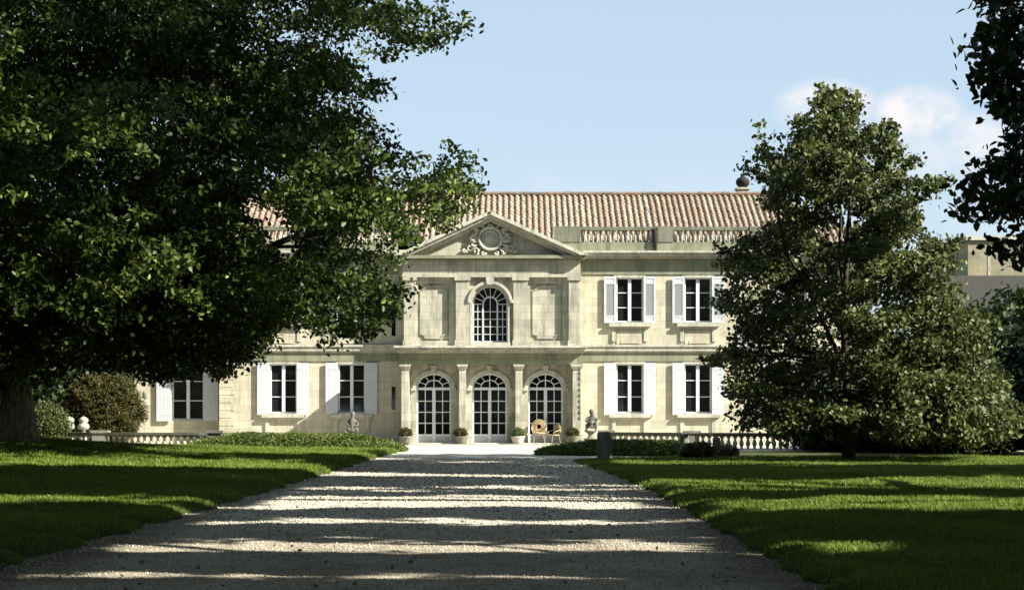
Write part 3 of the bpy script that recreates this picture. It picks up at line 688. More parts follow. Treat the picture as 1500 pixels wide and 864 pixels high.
# ---- roof
EY0 = YM + .35; EZ0 = 9.45; RY = 85.6; RZ = CAMZ + (600 - 286) * RY / F
EXL, EXR = -19.0, 2 * CX + 19.0; RXL, RXR = -14.9, 12.9
def tiled(mb, P0, P1, Q0, Q1, per=.29, course=.40):
    """P0-P1 eave line, Q0-Q1 ridge line; rounded tile rows run from eave to ridge, square to the eave"""
    P0, P1, Q0, Q1 = map(Vector, (P0, P1, Q0, Q1)); ex = (P1 - P0).normalized(); Lx = (P1 - P0).length
    up = (Q0 - P0) - ex * (Q0 - P0).dot(ex); H = up.length; un = up.normalized(); nn = ex.cross(un).normalized()
    if nn.z < 0: nn = -nn
    q0 = (Q0 - P0).dot(ex); q1 = (Q1 - P0).dot(ex); nr = int(H / course); nc = int(Lx / per); sub = 6
    prof = [(k / sub, [0.0, .055, .075, .055, 0, -.02][k]) for k in range(sub)]
    rw = [rng.random() for _ in range(nc + 1)]
    for r in range(nr):
        t0 = r / nr; t1 = (r + 1) / nr; a0 = q0 * t0; b0 = Lx + (q1 - Lx) * t0; a1 = q0 * t1; b1 = Lx + (q1 - Lx) * t1
        lift0 = .018; jog = [rng.normal(0, .008) for _ in range(nc + 1)]
        for cidx in range(nc):
            tint = float(np.clip(.55 * rw[cidx] + .45 * rng.random(), 0, 1))
            vs = []; fs = []
            for k in range(sub + 1):
                fx_ = (cidx + k / sub) * per; hgt_ = [-.03, .035, .055, .035, -.03, -.05, -.03][k]
                x0 = min(max(fx_, a0), b0); x1 = min(max(fx_, a1), b1)
                vs.append(P0 + ex * (x0 + jog[cidx]) + up * t0 + nn * (hgt_ + lift0)); vs.append(P0 + ex * (x1 + jog[cidx]) + up * t1 + nn * hgt_)
            if (cidx + 1) * per < a0 or cidx * per > b0: continue
            for k in range(sub): fs.append((2 * k, 2 * k + 2, 2 * k + 3, 2 * k + 1))
            mb.add(vs, fs, tint)
rf = MB()
tiled(rf, (EXL, EY0, EZ0), (EXR, EY0, EZ0), (RXL, RY, RZ), (RXR, RY, RZ))
tiled(rf, (EXR, EY0, EZ0), (EXR, 91.2, EZ0), (RXR, RY, RZ), (RXR, RY + .01, RZ), .4, .6)
tiled(rf, (EXL, 91.2, EZ0), (EXL, EY0, EZ0), (RXL, RY + .01, RZ), (RXL, RY, RZ), .4, .6)
tiled(rf, (EXR, 91.2, EZ0), (EXL, 91.2, EZ0), (RXR, RY, RZ), (RXL, RY, RZ), .66, .8)
roof = hp(rf, 'roof', M['tile'])
rd = MB()
for i in range(70):
    a = RXL + (RXR - RXL) * i / 70; b = RXL + (RXR - RXL) * (i + 1) / 70
    rd.tube([(a, RY, RZ + .05 + random.uniform(-.015, .015)), (b + .03, RY, RZ + .05)], [.13, .115], 8, tint=random.choice((0., .1, 1.0, 1.0)))
hip = [((EXR, EY0, EZ0), (RXR, RY, RZ)), ((EXL, EY0, EZ0), (RXL, RY, RZ))]
for a, b in hip: rd.tube([Vector(a) + Vector((0, 0, .05)), Vector(b) + Vector((0, 0, .05))], .12, 8, tint=.3)
rd.build('ridge_tiles', M['tile'], roof, off=H0)
ch = MB(); cx_ = px(1088, 86.5); ch.box(cx_ - .30, cx_ + .30, 86.2, 86.9, RZ - .6, RZ + .38); ch.box(cx_ - .36, cx_ + .36, 86.14, 86.96, RZ + .38, RZ + .47)
ch1 = ch.build('chimney', M['trim'], roof, off=H0)
cp = MB(); cp.lathe([(.12, 0), (.20, .05), (.33, .2), (.36, .34), (.30, .48), (.14, .58), (.10, .62), (.13, .70), (.0, .80)], cx_, 86.5, RZ + .45, 14); cp.build('chimney_cowl', M['iron'], roof, off=H0, smooth=True)
ch = MB(); cx_ = px(832, 86.5); ch.box(cx_ - .22, cx_ + .22, 86.3, 86.8, RZ - .5, RZ + .18); ch.box(cx_ - .28, cx_ + .28, 86.24, 86.86, RZ + .18, RZ + .26); ch.build('chimney', M['frieze'], roof, off=H0)

# ---- central pavilion
PL, PR = fx(585), fx(852); PC = fx(718)
def arch_wall(mb, x0, x1, zs, ztop, xc, r, ry, y0, y1, n=14):
    """wall above springing zs between x0..x1 with a (elliptic) arch of half width r, rise ry"""
    if x0 < xc - r: mb.box(x0, xc - r, y0, y1, zs, ztop)
    if x1 > xc + r: mb.box(xc + r, x1, y0, y1, zs, ztop)
    for i in range(n):
        a = math.pi - math.pi * i / n; b = math.pi - math.pi * (i + 1) / n
        xa, za = xc + r * math.cos(a), zs + ry * math.sin(a); xb, zb = xc + r * math.cos(b), zs + ry * math.sin(b)
        mb.prism([(xa, za), (xb, zb), (xb, ztop), (xa, ztop)], y0, y1)
def arch_ring(mb, xc, zs, r, ry, wd, y0, y1, n=16, a0=0, a1=math.pi):
    for i in range(n):
        a = a1 - (a1 - a0) * i / n; b = a1 - (a1 - a0) * (i + 1) / n
        mb.prism([(xc + r * math.cos(a), zs + ry * math.sin(a)), (xc + r * math.cos(b), zs + ry * math.sin(b)), (xc + (r + wd) * math.cos(b), zs + (ry + wd) * math.sin(b)), (xc + (r + wd) * math.cos(a), zs + (ry + wd) * math.sin(a))], y0, y1)
def slab(mb, p, q, wd, y0, y1):
    p = Vector((p[0], 0, p[1])); q = Vector((q[0], 0, q[1])); d = (q - p).normalized(); n = Vector((-d.z, 0, d.x)) * wd / 2
    pts = [p - n, q - n, q + n, p + n]; mb.prism([(v.x, v.z) for v in pts], y0, y1)
DC = [fx(634.5), fx(717), fx(799.5)]; dr = fx(660) - fx(634.5); zs = fz(568); rise = fz(546.5) - zs; ztopL = fz(517)
g = MB(); YG = YP + .52            # the recessed arcade wall; the pilasters stand 0.34 m in front of it
edges = [PL + .1, (DC[0] + DC[1]) / 2, (DC[1] + DC[2]) / 2, PR - .1]
for i, xc in enumerate(DC):
    a, b = edges[i], edges[i + 1]
    g.box(a, xc - dr, YG, YG + .45, 0, zs); g.box(xc + dr, b, YG, YG + .45, 0, zs); arch_wall(g, a, b, zs, ztopL, xc, dr, rise, YG, YG + .45)
g.box(PL + .1, PL + .5, YG + .45, YM, 0, ztopL); g.box(PR - .5, PR - .1, YG + .45, YM, 0, ztopL)
hp(g, 'arcade_wall', M['wallpale'])
for xc in DC:
    g = MB(); arch_ring(g, xc, zs, dr, rise, .17, YG - .07, YG - .001); g.box(xc - dr - .24, xc - dr, YG - .1, YG - .001, zs - .12, zs); g.box(xc + dr, xc + dr + .24, YG - .1, YG - .001, zs - .12, zs)
    g.prism([(xc - .09, zs + rise + .0), (xc + .09, zs + rise), (xc + .15, zs + rise + .36), (xc - .15, zs + rise + .36)], YG - .14, YG - .068)
    hp(g, 'archivolt', M['trim'])
for p0, p1 in ((588, 599), (672.5, 682.5), (755, 765.5), (839, 851)):
    g = MB(); a, b = fx(p0), fx(p1)
    g.box(a, b, YP, YG + .002, .42, fz(540)); g.box(a - .06, b + .06, YP - .05, YG + .001, 0, .42); g.box(a - .05, b + .05, YP - .05, YG + .001, fz(540), fz(537)); g.box(a - .09, b + .09, YP - .09, YG + .0005, fz(537), fz(533.5))
    o = hp(g, 'pilaster', M['wallpale'])
# chain of carved drops hanging down the right hand pilaster
g = MB()
for i in range(9):
    z = fz(545 + i * 8.3); g.lathe([(.01, -.07), (.05, -.03), (.055, .02), (.02, .07)], fx(849.5), YP - .012, z, 8, 1, .6)
g.tube([(fx(849.5), YP - .006, fz(541)), (fx(849.5), YP - .006, fz(615))], .012, 6); hp(g, 'carved_drops', M['frieze'])
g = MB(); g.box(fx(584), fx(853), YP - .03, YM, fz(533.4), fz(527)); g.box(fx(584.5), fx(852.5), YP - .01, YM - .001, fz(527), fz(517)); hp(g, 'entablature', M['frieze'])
g = MB(); g.box(fx(582), fx(855), YP - .14, YM - .002, fz(517), fz(514)); g.box(fx(579), fx(858), YP - .36, YM - .003, fz(514), fz(509.5)); g.box(fx(577.5), fx(859.5), YP - .44, YM - .004, fz(509.5), fz(506.5)); hp(g, 'balcony_cornice', M['trim'])
for i in range(3): # balcony blocks under the upper pilasters
    pass
# doors
def make_door(chair=False):
    h = zs - .0; f = MB(); y0, y1 = .24, .32; t = .07
    f.box(-dr, -dr + t, y0, y1, .03, h - .09); f.box(dr - t, dr, y0, y1, .03, h - .09); f.box(-dr, dr, y0 - .03, y1, h - .089, h + .03)
    f.box(-.075, .075, y0 - .02, y1 - .001, .03, h - .09)
    zp = fz(636)
    gl = h - .09 - zp
    for s in (-1, 1):
        xm = s * (dr - t + .075) / 2; f.box(xm - .02, xm + .02, y0 + .015, y1 - .01, zp, h - .09)
        xa, xb = (-dr + t, -.075) if s < 0 else (.075, dr - t)
        for i in (1, 2, 3): z = zp + gl * i / 4; f.box(xa, xb, y0 + .012, y1 - .012, z - .02, z + .02)
        f.box(xa, xb, y0 + .003, y1 - .002, zp - .09, zp - .001)
    # fanlight
    arch_ring(f, 0, h + .03, dr - .065, rise - .095, .064, y0, y1); arch_ring(f, 0, h + .03, dr * .48, (rise - .03) * .48, .045, y0 + .01, y1 - .01)
    for k in range(5):
        a = math.pi * (k + .75) / 5.5
        slab(f, (dr * .5 * math.cos(a), h + .03 + (rise - .03) * .5 * math.sin(a)), ((dr - .05) * math.cos(a), h + .03 + (rise - .07) * math.sin(a)), .035, y0 + .02, y1 - .02)
    slab(f, (0, h + .03), (0, h + rise - .05), .045, y0 + .021, y1 - .021)
    d = f.build('door', M['frame'], house)
    p = MB(); p.box(-dr + t, dr - t, y0 + .01, y1 - .01, .03, zp - .091); p.box(-dr + .15, -.12, y0 - .002, y0 + .009, .12, zp - .16); p.box(.12, dr - .15, y0 - .002, y0 + .009, .12, zp - .16); p.build('lower_panel', M['white'], d)
    p = MB(); p.box(-dr, dr, y1 - .012, y1 + .02, zp - .05, h); 
    n = 14; pts = [((dr - .01) * math.cos(math.pi * i / n), h + (rise - .01) * math.sin(math.pi * i / n)) for i in range(n + 1)]; p.prism(pts, y1 - .011, y1 + .019); p.build('pane', M['clearglass'], d)
    k = MB(); k.tube([(.05, y0 - .06, 1.12), (.05, y0 - .06, 1.26)], .014, 6); k.build('handle', M['white'], d)
    return d
d0 = make_door(); d0.location = (DC[0] - CX, YG - YM, 0)
for xc in DC[1:]: c = copy_tree(d0, house); c.location = (xc - CX, YG - YM, 0)
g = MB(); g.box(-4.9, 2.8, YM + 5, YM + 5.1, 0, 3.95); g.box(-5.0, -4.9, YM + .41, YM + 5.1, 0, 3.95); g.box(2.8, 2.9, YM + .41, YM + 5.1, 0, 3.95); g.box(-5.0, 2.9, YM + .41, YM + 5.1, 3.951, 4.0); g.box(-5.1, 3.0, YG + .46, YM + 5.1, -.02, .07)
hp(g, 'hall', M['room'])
for xq in (-3.4, -.2): g = MB(); g.box(xq - .5, xq + .5, YM + 4.9, YM + 4.98, .9, 2.6); hp(g, 'hall_picture', M['louvre'])
st = MB(); st.box(fx(600), fx(836), YP - .9, YP - .101, -.05, .05); st.box(fx(604), fx(832), YP - .5, YP + .56, -.05, .09); hp(st, 'doorstep', M['trim'])
# upper storey of the pavilion
z0 = fz(506.5); YU = 79.15; SP = YU / F; UL, UR = fx(590.5), fx(850); z1 = fz(402); ar = fx(744.5) - fx(718.5); zsp = fz(445); XA = fx(718)
g = MB(); wall_cells(g, UL, UR, z0, zsp, YU, YU + .45, [(XA - ar, XA + ar, z0 + .2, zsp), (fx(612), fx(658), fz(499), fz(415)), (fx(777), fx(824), fz(499), fz(415))])
arch_wall(g, fx(658), fx(777), zsp, z1, XA, ar, ar, YU, YU + .45)
for a, b, c, d in ((590.5, 612, 612, 658), (824, 850, 777, 824)): g.box(fx(a), fx(b), YU, YU + .45, zsp, z1); g.box(fx(c), fx(d), YU, YU + .45, fz(415), z1)
g.box(UL, UL + .4, YU + .45, YM, z0, z1); g.box(UR - .4, UR, YU + .45, YM, z0, z1)
hp(g, 'upper_wall', M['wallpale'])
for a, b in ((612, 658), (777, 824)):     # recessed panels with a notched raised field
    g = MB(); xa, xb, za, zb = fx(a), fx(b), fz(499), fz(415); g.box(xa, xb, YU + .1, YU + .3, za, zb)
    m_ = .12; n_ = .2; xa += m_; xb -= m_; za += m_; zb -= m_
    pts = [(xa + n_, za), (xb - n_, za), (xb - n_, za + n_ * .6), (xb, za + n_), (xb, zb - n_), (xb - n_, zb - n_ * .6), (xb - n_, zb), (xa + n_, zb), (xa + n_, zb - n_ * .6), (xa, zb - n_), (xa, za + n_), (xa + n_, za + n_ * .6)]
    cxx, czz = (xa + xb) / 2, (za + zb) / 2
    for i in range(12):
        p, q_ = pts[i], pts[(i + 1) % 12]; slab(g, p, q_, .05, YU + .04, YU + .099 - .002 * (i % 2))
    hp(g, 'wall_panel', M['wallpale'])
for a, b in ((592, 609), (668, 688), (752, 773), (833, 849)):
    g = MB(); x0, x1 = fx(a), fx(b); g.box(x0, x1, YU - .16, YU + .002, z0 + .3, fz(411)); g.box(x0 - .05, x1 + .05, YU - .21, YU + .001, z0, z0 + .3); g.box(x0 - .06, x1 + .06, YU - .22, YU + .001, fz(411), fz(406.5))
    hp(g, 'upper_pilaster', M['wallpale'])
g = MB(); arch_ring(g, XA, zsp, ar, ar, .1, YU - .09, YU - .002); arch_ring(g, XA, zsp, ar + .1, ar + .1, .13, YU - .24, YU - .001, 20, R(8), R(172))
g.box(XA - ar - .1, XA - ar, YU - .09, YU - .001, z0 + .2, zsp); g.box(XA + ar, XA + ar + .1, YU - .09, YU - .001, z0 + .2, zsp); g.box(XA - ar - .12, XA + ar + .12, YU - .2, YU + .2, z0 + .03, z0 + .199)
for s in (-1, 1): g.lathe([(.02, -.09), (.1, -.05), (.11, .03), (.03, .1)], XA + s * (ar + .17), YU - .13, zsp + .1, 10)
g.prism([(XA - .13, zsp + ar + .05), (XA + .13, zsp + ar + .05), (XA + .2, zsp + ar + .36), (XA, zsp + ar + .44), (XA - .2, zsp + ar + .36)], YU - .3, YU - .245)
hp(g, 'arch_surround', M['trim'])
# arched window with small panes
f = MB(); y0, y1 = YU + .2, YU + .27; zb = z0 + .2; wr = ar; ir = ar * .36
f.box(XA - wr, XA - wr + .07, y0, y1, zb, zsp); f.box(XA + wr - .07, XA + wr, y0, y1, zb, zsp); f.box(XA - wr + .07, XA + wr - .07, y0, y1, zb, zb + .08)
arch_ring(f, XA, zsp, wr - .06, wr - .06, .058, y0, y1); arch_ring(f, XA, zsp, ir, ir, .075, y0 - .02, y1 - .002)
for s in (-1, 1): f.box(XA + s * (ir + .037) - .04, XA + s * (ir + .037) + .04, y0 - .021, y1 - .003, zb + .08, zsp); f.box(XA + s * wr * .70 - .018, XA + s * wr * .70 + .018, y0 + .01, y1 - .01, zb + .08, zsp)
f.box(XA - .018, XA + .018, y0 + .011, y1 - .011, zb + .08, zsp + ir)
nrow = 5
for i in range(1, nrow + 1):
    z = zb + .04 + (zsp - zb - .04) * i / nrow; f.box(XA - wr + .07, XA - ir - .07, y0 + .013, y1 - .013, z - .018, z + .018); f.box(XA + ir + .07, XA + wr - .07, y0 + .013, y1 - .013, z - .018, z + .018)
    if i < nrow: f.box(XA - ir, XA + ir, y0 + .014, y1 - .014, z - .018, z + .018)
for k in range(1, 8):
    a = math.pi * k / 8; slab(f, (XA + (ir + .05) * math.cos(a), zsp + (ir + .05) * math.sin(a)), (XA + (wr - .05) * math.cos(a), zsp + (wr - .05) * math.sin(a)), .034, y0 + .015, y1 - .015)
aw = hp(f, 'arched_window', M['white'])
f = MB(); f.box(XA - wr, XA + wr, y1 - .001, y1 + .03, zb, zsp); f.prism([(XA + wr * math.cos(math.pi * i / 16), zsp + .0005 + wr * math.sin(math.pi * i / 16)) for i in range(17)], y1 - .002, y1 + .029)
f.build('pane', M['glass'], aw, off=H0)
# entablature + pediment
g = MB(); g.box(fx(589.5), fx(851), YU - .2, YM - .001, fz(406.4), fz(402)); g.box(fx(590.5), fx(850), YU - .14, YM - .002, fz(402), fz(382)); hp(g, 'upper_entablature', M['wallpale'])
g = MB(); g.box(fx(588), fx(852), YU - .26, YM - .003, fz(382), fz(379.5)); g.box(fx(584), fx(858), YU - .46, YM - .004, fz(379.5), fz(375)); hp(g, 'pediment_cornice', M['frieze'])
g = MB(); ax, az = XA, fz(311); ze = fz(375)
g.prism([(fx(600), ze), (fx(842), ze), (ax, fz(320))], YU + .0, YU + .4); hp(g, 'tympanum', M['wallpale'])
g = MB()
for s, xe in ((-1, fx(581)), (1, fx(861))):
    p0 = Vector((xe, 0, ze + .0)); p1 = Vector((ax, 0, az)); d = (p1 - p0).normalized(); dn_ = Vector((0, 0, -1))
    for (o0, o1, yo) in ((0, .16, YU - .62), (.162, .30, YU - .48), (.302, .46, YU - .26)):
        a0, b0 = p0 + dn_ * o0, p1 + dn_ * o0; a1, b1 = p0 + dn_ * o1, p1 + dn_ * o1
        # keep the raking cornice above the horizontal one
        def atz(v0, v1, z): t = (z - v0.z) / (v1.z - v0.z); return v0.lerp(v1, t)
        c0 = atz(a0, b0, ze) if a0.z < ze else a0; c1 = atz(a1, b1, ze) if a1.z < ze else a1
        pts = [(c1.x, c1.z), (b1.x, b1.z), (b0.x, b0.z), (c0.x, c0.z)]
        if s > 0: pts = pts[::-1]
        g.prism(pts, yo, YM)
hp(g, 'raking_cornice', M['trim'])
# tiled saddle roof behind the pediment
g = MB()
for s, xe in ((-1, fx(583)), (1, fx(859))):
    A_ = (xe, YU - .3, ze + .02); B_ = (xe, YM + .3, ze + .02); C_ = (ax, YM + 2.2, az + .04); D_ = (ax, YU - .3, az + .04)
    g.add([A_, B_, C_, D_], [(0, 1, 2, 3)] if s > 0 else [(0, 3, 2, 1)], .5)
g.build('pediment_roof', M['tile'], house, off=H0)
# medallion and foliage in the tympanum
g = MB(); yc = YU - .1
def torus(mb, cx, cz, R_, r, yc, n=24, m=8, sxx=1.0):
    pts = [(cx + R_ * sxx * math.cos(2 * math.pi * i / n), yc, cz + R_ * math.sin(2 * math.pi * i / n)) for i in range(n + 1)]
    mb.tube(pts, r, m)
tz = fz(350); torus(g, XA, tz, .52, .09, yc); torus(g, XA, tz, .36, .05, yc + .03)
g.prism([(XA + .36 * math.cos(2 * math.pi * i / 20), tz + .36 * math.sin(2 * math.pi * i / 20)) for i in range(20)], YU - .08, YU - .001)
for s in (-1, 1):
    for (ox, oz, rr, a0, turns) in ((.75, -.05, .2, 0, 1.3), (.95, -.42, .17, 2, 1.2), (.62, -.55, .16, 4, 1.2), (.70, .3, .13, 1, 1.1), (.32, -.66, .11, 3, 1), (1.2, -.55, .10, 3, 1)):
        pts = []; rd_ = []
        for i in range(13):
            t = i / 12; a = a0 + turns * 2 * math.pi * t; r_ = rr * (1 - .75 * t); pts.append((XA + s * (ox + r_ * math.cos(a)), YU - .09, tz + oz + r_ * math.sin(a))); rd_.append(.05 * (1 - .4 * t))
        g.tube(pts, [1.6 * v for v in rd_], 6)
    for k in range(7):
        a = -.9 + k * .42; g.tube([(XA + s * (.50 * math.cos(a) + .08), YU - .05, tz + .5 * math.sin(a)), (XA + s * (.78 * math.cos(a) + .1), YU - .14, tz + .72 * math.sin(a) - .05), (XA + s * (.86 * math.cos(a) + .12), YU - .06, tz + .82 * math.sin(a) - .14)], [.05, .075, .02], 6)
    g.tube([(XA + s * .55, YU - .07, tz - .45), (XA + s * 1.0, YU - .06, tz - .62), (XA + s * 1.5, YU - .05, tz - .66)], [.06, .05, .015], 6)
hp(g, 'carved_medallion', M['trim'], smooth=True)
# gutter pipe and lantern-like studs beside the pavilion
g = MB(); g.tube([(mx_(960), YM - .16, mz(370)), (mx_(959), YM - .2, mz(352)), (mx_(958), YM - .14, mz(336))], [.06, .11, .12], 8); hp(g, 'rainwater_head', M['iron'])

# ------------------------------------------------------------------ planters, chair, statues
def bush_leaves(c, r, ncl, per, spread, size, hollow=.55, zmin=None, cut=None, **kw):
    C = ell_points(ncl, c, r, hollow)
    if zmin is not None: C = C[C[:, 2] > zmin]
    return cluster_leaves(C, per, spread, size, tint_c=np.clip(.5 + .2 * vnoise(C[:, 0], C[:, 2], 3, 1) + .1 * rng.standard_normal(len(C)), 0, 1), **kw)
plab = ['round grey green shrub in a stone pot at the far left pilaster', 'round grey green shrub in a stone pot between left and middle doors', 'round dark shrub in a pale stone pot between middle and right doors', 'small round shrub in a stone pot at the far right pilaster']
for i, xp_ in enumerate((594, 675, 758.5, 838)):
    Yp = YP - .55; b = ((xp_ - 750) * Yp / F, Yp, .0); e = empty('potted_shrub', b, plab[i], 'potted shrub', 'potted shrubs beside the doors')
    mb = MB(); mb.lathe([(.18, 0), (.22, .02), (.26, .2), (.31, .34), (.33, .36), (.33, .40), (.28, .40)], n=14); mb.build('pot', M['oldstone'] if i != 2 else M['terracotta_pot'], e, smooth=True)
    V, Fq, t = bush_leaves((0, 0, .55), (.30, .30, .24), 160, 14, .04, .055, .6); mesh_np('foliage', V, Fq, M['leaf_bush'] if i != 2 else M['leaf_mid'], t, parent=e)
# wicker armchair in front of the right hand door
cb_ = (fx(789), YP + .12, .09); e = empty('wicker_chair', cb_, 'golden wicker armchair with its round lattice back facing the viewer, before the right door', 'chair')
def hoop(mb, c, rx, rz, y, r, a0=0, a1=2 * math.pi, n=20): mb.tube([(c[0] + rx * math.cos(a0 + (a1 - a0) * i / n), y, c[1] + rz * math.sin(a0 + (a1 - a0) * i / n)) for i in range(n + 1)], r, 6)
def wicker(e):
    mb = MB()
    for q_ in (1, .8, .6, .4): hoop(mb, (0, .74), .32 * q_, .32 * q_, .22 - .02 * (1 - q_), .022)
    for k in range(14): a = math.pi * k / 7 + .2; mb.tube([(.12 * math.cos(a), .22, .74 + .12 * math.sin(a)), (.32 * math.cos(a), .22, .74 + .32 * math.sin(a))], .012, 5)
    mb.build('backrest', M['wicker'], e, smooth=True)
    mb = MB(); mb.lathe([(.27, .40), (.30, .42), (.30, .46), (.25, .48)], 0, -.02, 0, 18); mb.build('seat', M['wicker'], e)
    for s_ in (-1, 1): mb = MB(); mb.tube([(s_ * .30, .2, .74), (s_ * .34, .05, .70), (s_ * .33, -.18, .62), (s_ * .28, -.24, .46)], .024, 7); mb.build('armrest', M['wicker'], e, smooth=True)
    for a_ in (-1, 1):
        for b_ in (-1, 1): mb = MB(); mb.tube([(a_ * .2, -.02 + b_ * .2, .42), (a_ * .25, -.02 + b_ * .25, 0)], .015, 6); mb.build('leg', M['wicker'], e)
wicker(e)
e2 = empty('wicker_chair', (fx(811), YP + .2, .09), 'golden wicker armchair turned sideways, the right one of the pair', 'chair'); wicker(e2); e2.rotation_euler = (0, 0, R(-62)); e2.scale = (.86, .86, .8)

def skin_figure(name, joints, links, radii, mat, parent, sub=2):
    me = bpy.data.meshes.new(name); me.from_pydata(joints, links, []); o = bpy.data.objects.new(name, me); col.objects.link(o); o.parent = parent
    md = o.modifiers.new('skin', 'SKIN'); md.use_smooth_shade = True
    for i, r_ in enumerate(radii): me.skin_vertices[0].data[i].radius = (r_, r_) if not isinstance(r_, tuple) else r_
    me.skin_vertices[0].data[0].use_root = True
    s2 = o.modifiers.new('sub', 'SUBSURF'); s2.levels = sub; s2.render_levels = sub; me.materials.append(mat); return o
def putto(parent, mat, s=1.0, face=1, tw=0.0, z=0):
    #         pelvis   belly   chest   neck    head    crown   | legs | arms
    J = [(0, 0, .56), (.01 * face, 0, .68), (.02 * face, .0, .82), (.03 * face, 0, .93), (.035 * face, -.01, 1.03), (.035 * face, -.01, 1.13),
         (-.08, 0, .50), (-.10, -.05, .28), (-.10, .02, .07), (-.11, -.08, .04),
         (.08, 0, .50), (.13, -.03, .29), (.16, .05, .07), (.17, -.04, .04),
         (-.13, 0, .85), (-.22, -.05, .72), (-.14 * 1, -.16, .62),
         (.16, 0, .86), (.26, -.04, .98), (.20, -.06, 1.12)]
    Lk = [(0, 1), (1, 2), (2, 3), (3, 4), (4, 5), (0, 6), (6, 7), (7, 8), (8, 9), (0, 10), (10, 11), (11, 12), (12, 13), (2, 14), (14, 15), (15, 16), (2, 17), (17, 18), (18, 19)]
    Rr = [.10, .105, .11, .05, .085, .06, .075, .055, .038, .03, .075, .055, .038, .03, .05, .038, .025, .05, .038, .025]
    J = [(x * s * face, y * s, zz_ * s + z) for x, y, zz_ in J]; return skin_figure('figure', J, Lk, [r_ * s for r_ in Rr], mat, parent)
# left statue : pale cherub on a rough stone base
Ys = 74.5; b = ((518 - 750) * Ys / F, Ys, 0); e = empty('garden_statue', b, 'grey stone seated cherub statue on a low plinth in front of the left window', 'statue', 'garden statues')
mb = MB(); mb.box(-.34, .34, -.3, .3, -.02, .16); mb.box(-.26, .26, -.23, .23, .16, .46); mb.box(-.31, .31, -.28, .28, .46, .54); mb.build('plinth', M['oldstone'], e)
JS = [(.04, 0, .86), (.03, -.02, 1.02), (.06, -.03, 1.20), (.08, -.03, 1.34), (.04, -.04, 1.50), (.02, -.04, 1.64), (-.10, -.16, .88), (-.20, -.14, .98), (-.16, -.14, .74), (-.24, -.2, .72), (.16, -.14, .86), (.25, -.16, 1.02), (.22, -.1, .76), (.24, -.2, .72), (-.10, -.02, 1.24), (-.22, -.12, 1.12), (-.10, -.22, 1.04), (.22, -.02, 1.24), (.30, -.1, 1.1), (.14, -.22, 1.04)]
LS = [(0, 1), (1, 2), (2, 3), (3, 4), (4, 5), (0, 6), (6, 7), (7, 8), (8, 9), (0, 10), (10, 11), (11, 12), (12, 13), (2, 14), (14, 15), (15, 16), (2, 17), (17, 18), (18, 19)]
RS = [.14, .14, .14, .07, .12, .09, .09, .08, .05, .035, .09, .08, .05, .035, .065, .05, .035, .065, .05, .035]
skin_figure('figure', [(-x * .95, y, .54 + (z - .74) * 1.12) for x, y, z in JS], LS, RS, M['statue'], e)
mb = MB(); mb.tube([(-.12, .05, .5), (-.14, .1, .8), (-.05, .16, 1.1), (.0, .12, 1.2)], [.16, .14, .1, .05], 8); mb.build('drapery', M['statue'], e, smooth=True)
# right statue : dark, with a basket
b = ((865 - 750) * Ys / F, Ys, 0); e = empty('garden_statue', b, 'dark weathered cherub statue crouched over a basket right of the doors', 'statue', 'garden statues')
mb = MB(); mb.box(-.34, .34, -.3, .3, -.02, .12); mb.box(-.24, .2, -.23, .23, .12, .34); mb.lathe([(.22, .34), (.12, .42), (.09, .52), (.2, .62), (.27, .66), (.27, .7)], 0, 0, 0, 14); mb.build('plinth', M['oldstone'], e)
J = [(.04, 0, .86), (.03, -.02, 1.02), (.06, -.03, 1.20), (.08, -.03, 1.34), (.04, -.04, 1.50), (.02, -.04, 1.64), (-.10, -.16, .88), (-.20, -.14, .98), (-.16, -.14, .74), (-.24, -.2, .72), (.16, -.14, .86), (.25, -.16, 1.02), (.22, -.1, .76), (.24, -.2, .72), (-.10, -.02, 1.24), (-.22, -.12, 1.12), (-.10, -.22, 1.04), (.22, -.02, 1.24), (.30, -.1, 1.1), (.14, -.22, 1.04)]
Lk = [(0, 1), (1, 2), (2, 3), (3, 4), (4, 5), (0, 6), (6, 7), (7, 8), (8, 9), (0, 10), (10, 11), (11, 12), (12, 13), (2, 14), (14, 15), (15, 16), (2, 17), (17, 18), (18, 19)]
skin_figure('figure', J, Lk, [.14, .14, .14, .07, .12, .09, .09, .08, .05, .035, .09, .08, .05, .035, .065, .05, .035, .065, .05, .035], M['bronze'], e)
mb = MB(); mb.lathe([(.06, 0), (.10, .04), (.13, .14), (.12, .15)], .02, -.26, .98, 12); mb.build('basket', M['oldstone'], e)

